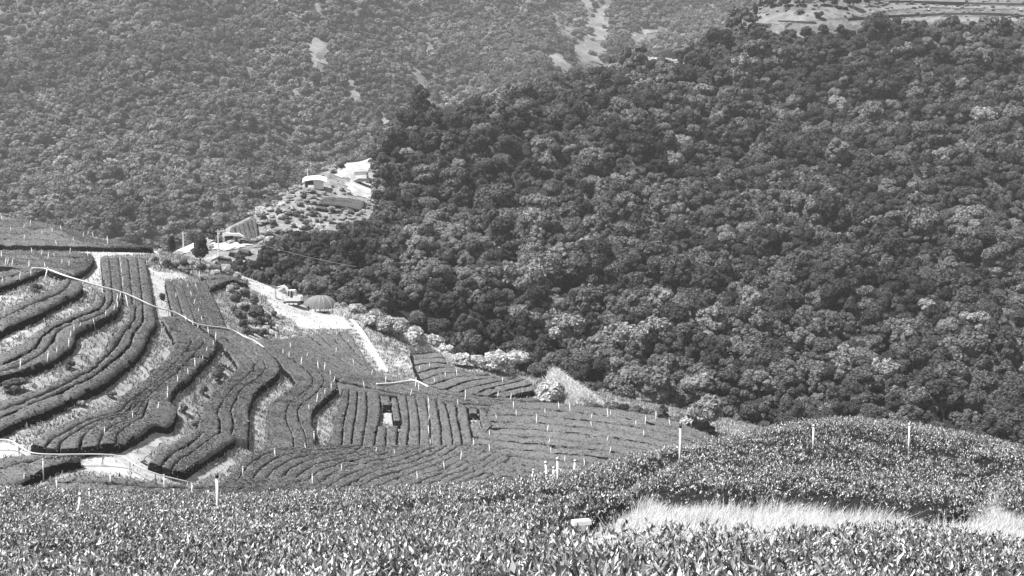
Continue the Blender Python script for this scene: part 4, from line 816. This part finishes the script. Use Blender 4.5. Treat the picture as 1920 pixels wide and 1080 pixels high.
for x_ in (-2.3, 2.1): MB().tube([(x_, -1.1, -.6), (x_, -1.1, .6)], .06, 6).build('post', M_WOOD, e)
q = Hp(438, 455); e = empty('shed', (q[0], q[1], q[2]), R(10)); tag(e, 'low open shed with a sagging white roof, in front of the striped plot', 'shed')
MB().prism([(-2.6,1.75),(-2.4,2.2),(-1.6,2.4),(-.2,2.2),(1.2,2.25),(2.3,1.6),(2.6,1.2),(2.5,1.1),(1.6,1.5),(-.3,1.7),(-2.4,1.6)], 3.0).build('roof', M_ROOF, e)
MB().box((0, 1.2, .7), (4.2, .15, 1.9)).build('back_wall', M_STEEL, e)
for x_ in (-2.3, .2, 2.2): MB().box((x_, -1.3, .4), (.14, .14, 2.2)).build('post', M_WHITE, e)
MB().box((3.2, -.4, .5), (1.1, .9, 1.3), taper=.9).build('water_tank', M_CONC, e)
# utility poles and cable
def upole(px_, py_, top, label, arm=1.2):
    q = Hp(px_, py_); s = q[1] / FPX; h = (py_ - top) * s; e = empty('utility_pole', q); tag(e, label, 'pole', None)
    MB().tube([(0, 0, -.8), (0, 0, h)], [.16, .11], 8).build('pole', M_CONC, e); MB().box((0, 0, h - .4), (arm, .12, .12)).build('crossarm', M_CONC, e); return Vector(q) + Vector((0, 0, h - .3))
upole(577, 345, 316, 'white utility pole standing behind the hut roof')
upole(344, 470, 434, 'pale utility pole by the clearing left of the shed')
upole(669, 298, 283, 'short pale pole at the top of the white clearing', .8)
c1 = upole(410, 480, 430, 'utility pole carrying the cable in front of the shed')
a = H.hit(668, 500, off=8, y0=200)[0]; a = Vector(a); b = c1
MB().tube([tuple(b.lerp(a, t) - Vector((0, 0, .7 * 4 * t * (1 - t)))) for t in np.linspace(0, 1, 24)], .025, 5).build('overhead_cable', M_WOOD)
tag(bpy.data.objects['overhead_cable'], 'thin pale cable crossing in front of the dark wood right of the shed', 'cable')

# ------------------------------------------------------------------ near tea: bushes of real leaves
def leaves(parent, pts, nrm, size, nper, name='leaves', mat=None):
    n = len(pts); m = n * nper; p = np.repeat(pts, nper, 0); up = np.repeat(nrm, nper, 0)
    az = rng.uniform(0, 2 * math.pi, m); inc = np.abs(rng.normal(.85, .38, m)).clip(.1, 1.7)
    d = np.stack([np.cos(az) * np.sin(inc), np.sin(az) * np.sin(inc), np.cos(inc)], 1) * .9 + up * .25; d /= np.linalg.norm(d, axis=1)[:, None]
    sd_ = np.cross(d, np.array([0, 0, 1.])); sd_ /= np.maximum(np.linalg.norm(sd_, axis=1), 1e-6)[:, None]; nn = np.cross(sd_, d)
    roll = rng.normal(0, .5, m); s2 = sd_ * np.cos(roll)[:, None] + nn * np.sin(roll)[:, None]; nn = np.cross(s2, d)
    L = (size * rng.uniform(.6, 1.25, m))[:, None]; W = L * rng.uniform(.13, .21, (m, 1))
    b = p + rng.normal(0, .018, (m, 3)); mid = b + d * L * .5; tip = b + d * L - nn * L * rng.uniform(-.1, .3, (m, 1)); c_ = mid - nn * W * .35
    V = np.stack([b, mid + s2 * W - d * L * .1, tip, c_, mid - s2 * W - d * L * .1], 1)
    V[:, 3] = c_; V = V.reshape(-1, 3); i = np.arange(m) * 5
    return mesh_np(name, V, [np.stack([i, i + 1, i + 2, i + 3], 1), np.stack([i, i + 3, i + 2, i + 4], 1)], mat or M_TEALEAF, parent)
CREST = np.array([(-350,940),(0,927),(410,929),(650,924),(850,912),(1000,895),(1100,878),(1200,853),(1260,842),(1350,824),(1440,806),(1550,789),(1700,799),(1830,819),(1920,839),(2100,882)], float)
def near_hedge(poly, label, seed, furrows=()):
    pw = F.hit(*np.array(poly, float).T, y0=2.5, y1=70)
    bad = np.isnan(pw).any(1)
    if bad.any(): print('near miss', label, [poly[i] for i in np.where(bad)[0]])
    pix = np.array(poly, float)[~bad]; crest = np.interp(pix[:, 0], CREST[:, 0], CREST[:, 1]); pw = pw[~bad][:, :2]; pw[np.abs(pix[:, 1] - crest) < 7] *= 1.22
    pl = [tuple(q) for q in pw]; x0, y0 = pw.min(0); x1, y1 = pw.max(0)
    e = empty('tea_bush', (pw[:, 0].mean(), pw[:, 1].mean(), 0)); e.location.z = float(Fground(e.location.x, e.location.y)); off = np.array(e.location)
    lump = lambda x, y: .05 * np.sin(x * 3.1 + 1.3 * np.sin(y * 1.7 + seed)) * np.sin(y * 2.3 + np.sin(x * 1.9)) + .03 * np.sin(x * 7.3 + y * 5.1)
    fl = [F.hit(*resample(smooth_pl(f), 40).T, y0=2.5, y1=70) for f in furrows]; fl = [f[~np.isnan(f).any(1)][:, :2] for f in fl]
    def fur(x, y):
        d = np.full(np.shape(x), 9.)
        for f in fl:
            for a_, b_ in zip(f[:-1], f[1:]):
                ab = b_ - a_; t_ = np.clip(((x - a_[0]) * ab[0] + (y - a_[1]) * ab[1]) / max(ab @ ab, 1e-9), 0, 1); d = np.minimum(d, np.hypot(x - a_[0] - t_ * ab[0], y - a_[1] - t_ * ab[1]))
        return -.34 * np.exp(-(d / .3) ** 2)
    lump0 = lambda x, y: .05 * np.sin(x * 3.1 + 1.3 * np.sin(y * 1.7 + seed)) * np.sin(y * 2.3 + np.sin(x * 1.9)) + .035 * np.sin(x * 7.3 + 2 * np.sin(y * 4.1)) * np.sin(y * 6.1 + np.sin(x * 5)) + .03 * np.sin(x * 17 + 2 * np.sin(y * 11)) * np.sin(y * 15 + x * 3)
    lump = lambda x, y: lump0(x, y) + (fur(x, y) if fl else 0)
    prof = lambda de: NH * np.sqrt(np.clip(1 - (1 - np.clip(de / .45, 0, 1)) ** 2.4, 0, 1))
    ymid = max((y0 + y1) / 2, 6); st = .12 if ymid < 14 else (.2 if ymid < 24 else .3)
    nx = int((x1 - x0) / st) + 2; ny = int((y1 - y0) / st) + 2; X, Y = np.meshgrid(np.linspace(x0 - .1, x1 + .1, nx), np.linspace(y0 - .1, y1 + .1, ny))
    ins = inpoly(X, Y, pl); de = np.where(ins, edgedist(X, Y, pl), 0); Z = Fground(X, Y) + prof(de) * .86 - .1 + lump(X, Y) * (de > .2) - np.where(ins, 0, .3)
    i = (np.arange(ny - 1)[:, None] * nx + np.arange(nx - 1)[None]).ravel(); q = np.stack([i, i + 1, i + nx + 1, i + nx], 1); q = q[ins.ravel()[q].any(1)]
    V = np.stack([X, Y, Z], -1).reshape(-1, 3); mesh_np('twigs', V - off, q, M_TEACORE, e, True)
    # shoots
    def layer(dens, size, nper, ya, yb, depth):
        A = (x1 - x0) * max(0, min(yb, y1) - max(ya, y0))
        if A <= 0: return
        n = int(A * dens); x = rng.uniform(x0, x1, n); y = rng.uniform(max(ya, y0), min(yb, y1), n); k = inpoly(x, y, pl); x = x[k]; y = y[k]
        k = np.abs(x / y) < .56; x = x[k]; y = y[k]
        if not len(x): return
        de = edgedist(x, y, pl); edge = de < .5; z = Fground(x, y) + prof(de) + lump(x, y); z = np.where(edge & (rng.random(len(x)) < .4), Fground(x, y) + prof(de) * rng.uniform(.1, 1, len(x)), z)
        z = z - rng.exponential(depth, len(x)) + rng.normal(0, .02, len(x))
        nrm = np.zeros((len(x), 3)); nrm[:, 2] = 1
        leaves(e, np.stack([x, y, z], 1) - off, nrm, size, nper)
    el = np.array(pl + [pl[0]]); seg_ = np.linalg.norm(np.diff(el, axis=0), axis=1)
    for j_ in range(len(pl)):
        m2 = (el[j_] + el[j_ + 1]) / 2; nl_ = int(seg_[j_] * (220 if m2[1] < 13 else 30))
        if nl_ < 1 or m2[1] > 45 or abs(m2[0] / m2[1]) > .56: continue
        t_ = rng.random((nl_, 1)); ex = el[j_] * (1 - t_) + el[j_ + 1] * t_ + rng.normal(0, .07, (nl_, 2)); ez = Fground(ex[:, 0], ex[:, 1]) + NH * rng.uniform(.08, .95, nl_) ** .8
        leaves(e, np.stack([ex[:, 0], ex[:, 1], ez], 1) - off, np.tile([0, 0, 1.], (nl_, 1)), .062, 4)
    for dens, size, nper, ya, yb, depth in ((250, .066, 5, 2, 8.5, .09), (205, .062, 5, 8.5, 13, .08), (150, .062, 5, 13, 19, .075), (105, .066, 5, 19, 27, .07), (80, .068, 5, 27, 52, .06)):
        layer(dens, size, nper, ya, yb, depth)
    tag(e, label, 'tea bush', 'tea bushes nearest the camera')
near_hedge([(-350,1200),(740,1200),(775,1100),(812,1045),(870,1003),(980,976),(1050,962),(1085,948),(1135,930),(1185,910),(1225,905),(1300,912),(1400,915),(1500,914),(1600,926),(1700,938),(1780,944),(1835,934),(1862,908),(1868,886),(1890,872),(2100,905),(2100,882),(1920,839),(1830,819),(1700,799),
    (1640,792),(1550,789),(1440,806),(1350,824),(1260,842),(1200,853),(1100,878),(1000,895),(850,912),(650,924),(410,929),(200,927),(0,927),(-350,940)], 'wide tea canopy filling the lower left and the rounded mound behind the dry grass', 1,
    furrows=[[(1440,812),(1520,808),(1600,816),(1700,836),(1820,860),(1890,872)], [(-350,985),(0,975),(400,965),(800,945),(1100,915),(1190,893),(1262,846)]])
near_hedge([(830,1200),(850,1080),(875,1030),(930,1000),(1000,985),(1100,990),(1170,990),(1250,982),(1330,981),(1400,987),(1500,992),(1560,1000),(1610,1050),(1660,1200)], 'nearest tea bush with the largest leaves at the bottom centre', 2)
near_hedge([(1530,1200),(1500,1050),(1515,1000),(1550,985),(1620,980),(1700,978),(1800,985),(1860,998),(1930,1016),(2200,1040),(2200,1200)], 'tea bush at the bottom right below the dry grass', 3)
near_hedge([(1872,878),(1870,905),(1878,922),(1920,940),(2000,955),(2200,1000),(2200,920),(2000,885),(1900,868)], 'tea bush at the right edge behind the dry grass', 6)
# dry grass of the gap between the near bushes
gp = [(1085,968),(1150,940),(1195,905),(1230,890),(1600,915),(1780,930),(1850,905),(1880,870),(2200,960),(2200,1060),(1900,1010),(1700,985),(1560,985),(1540,1010),(1400,1000),(1250,985),(1120,1000),(900,1040),(880,1020)]
drape('path', gp, F, -NH, M_NEARG, .25, .02)
gw = F.hit(*np.array(gp, float).T, y0=2.5, y1=70)[:, :2]; pl = [tuple(q) for q in gw]
x0, y0 = gw.min(0); x1, y1 = gw.max(0); N = 380000; x = rng.uniform(x0, x1, N); y = rng.uniform(y0, y1, N); k = inpoly(x, y, pl) & (np.abs(x / y) < .52)
x = x[k][:120000]; y = y[k][:120000]; tuft = .75 + .25 * np.sin(x * 2.3 + np.sin(y * 1.1)) * np.sin(y * 1.9)
print('grass', len(x))
blades('dry_grass', np.stack([x, y, Fground(x, y)], 1), rng.uniform(.1, .6, len(x)) * (tuft * .85 + .15 * np.sin(x * 5.1 + y * 2.7)), .008, M_STRAW, .4, 'tall bleached grass in the gap between the near tea bushes', 'grass', (.25, -.1))
q = F.hit(1090, 979, off=-.1, y0=2.5, y1=70)[0]
e = empty('marker_block', q, R(15)); tag(e, 'small white block half hidden behind the nearest tea leaves', 'block')
m = MB(); m.box((0, 0, 0), (.27, .13, .06), taper=.94); m.box((0, 0, -.3), (.1, .08, .55)); m.build('block', M_CONC, e)

# ------------------------------------------------------------------ haze
m, t, o = mk('pale_air'); pv = t.nodes.new('ShaderNodeVolumePrincipled'); pv.inputs['Color'].default_value = (.95, .95, .95, 1); pv.inputs['Density'].default_value = .00023; pv.inputs['Anisotropy'].default_value = .2
t.links.new(pv.outputs[0], o.inputs['Volume'])
hz = MB(); lo = np.array([-760, -30, -140.]); hi = np.array([960, 1560, 560.]); hz.box((lo + hi) / 2, hi - lo); hb = hz.build('haze', m); tag(hb, kind='stuff')
allmin = min((ob.bound_box[0][2] for ob in scene.objects if ob.type == 'MESH'), default=0)
for nm in ('ground','terraced_slope','wooded_hillside','far_mountainside'):
    vv = np.empty(len(bpy.data.objects[nm].data.vertices) * 3); bpy.data.objects[nm].data.vertices.foreach_get('co', vv); print(nm, vv[2::3].min(), vv[2::3].max())
print('objects', len(scene.objects))
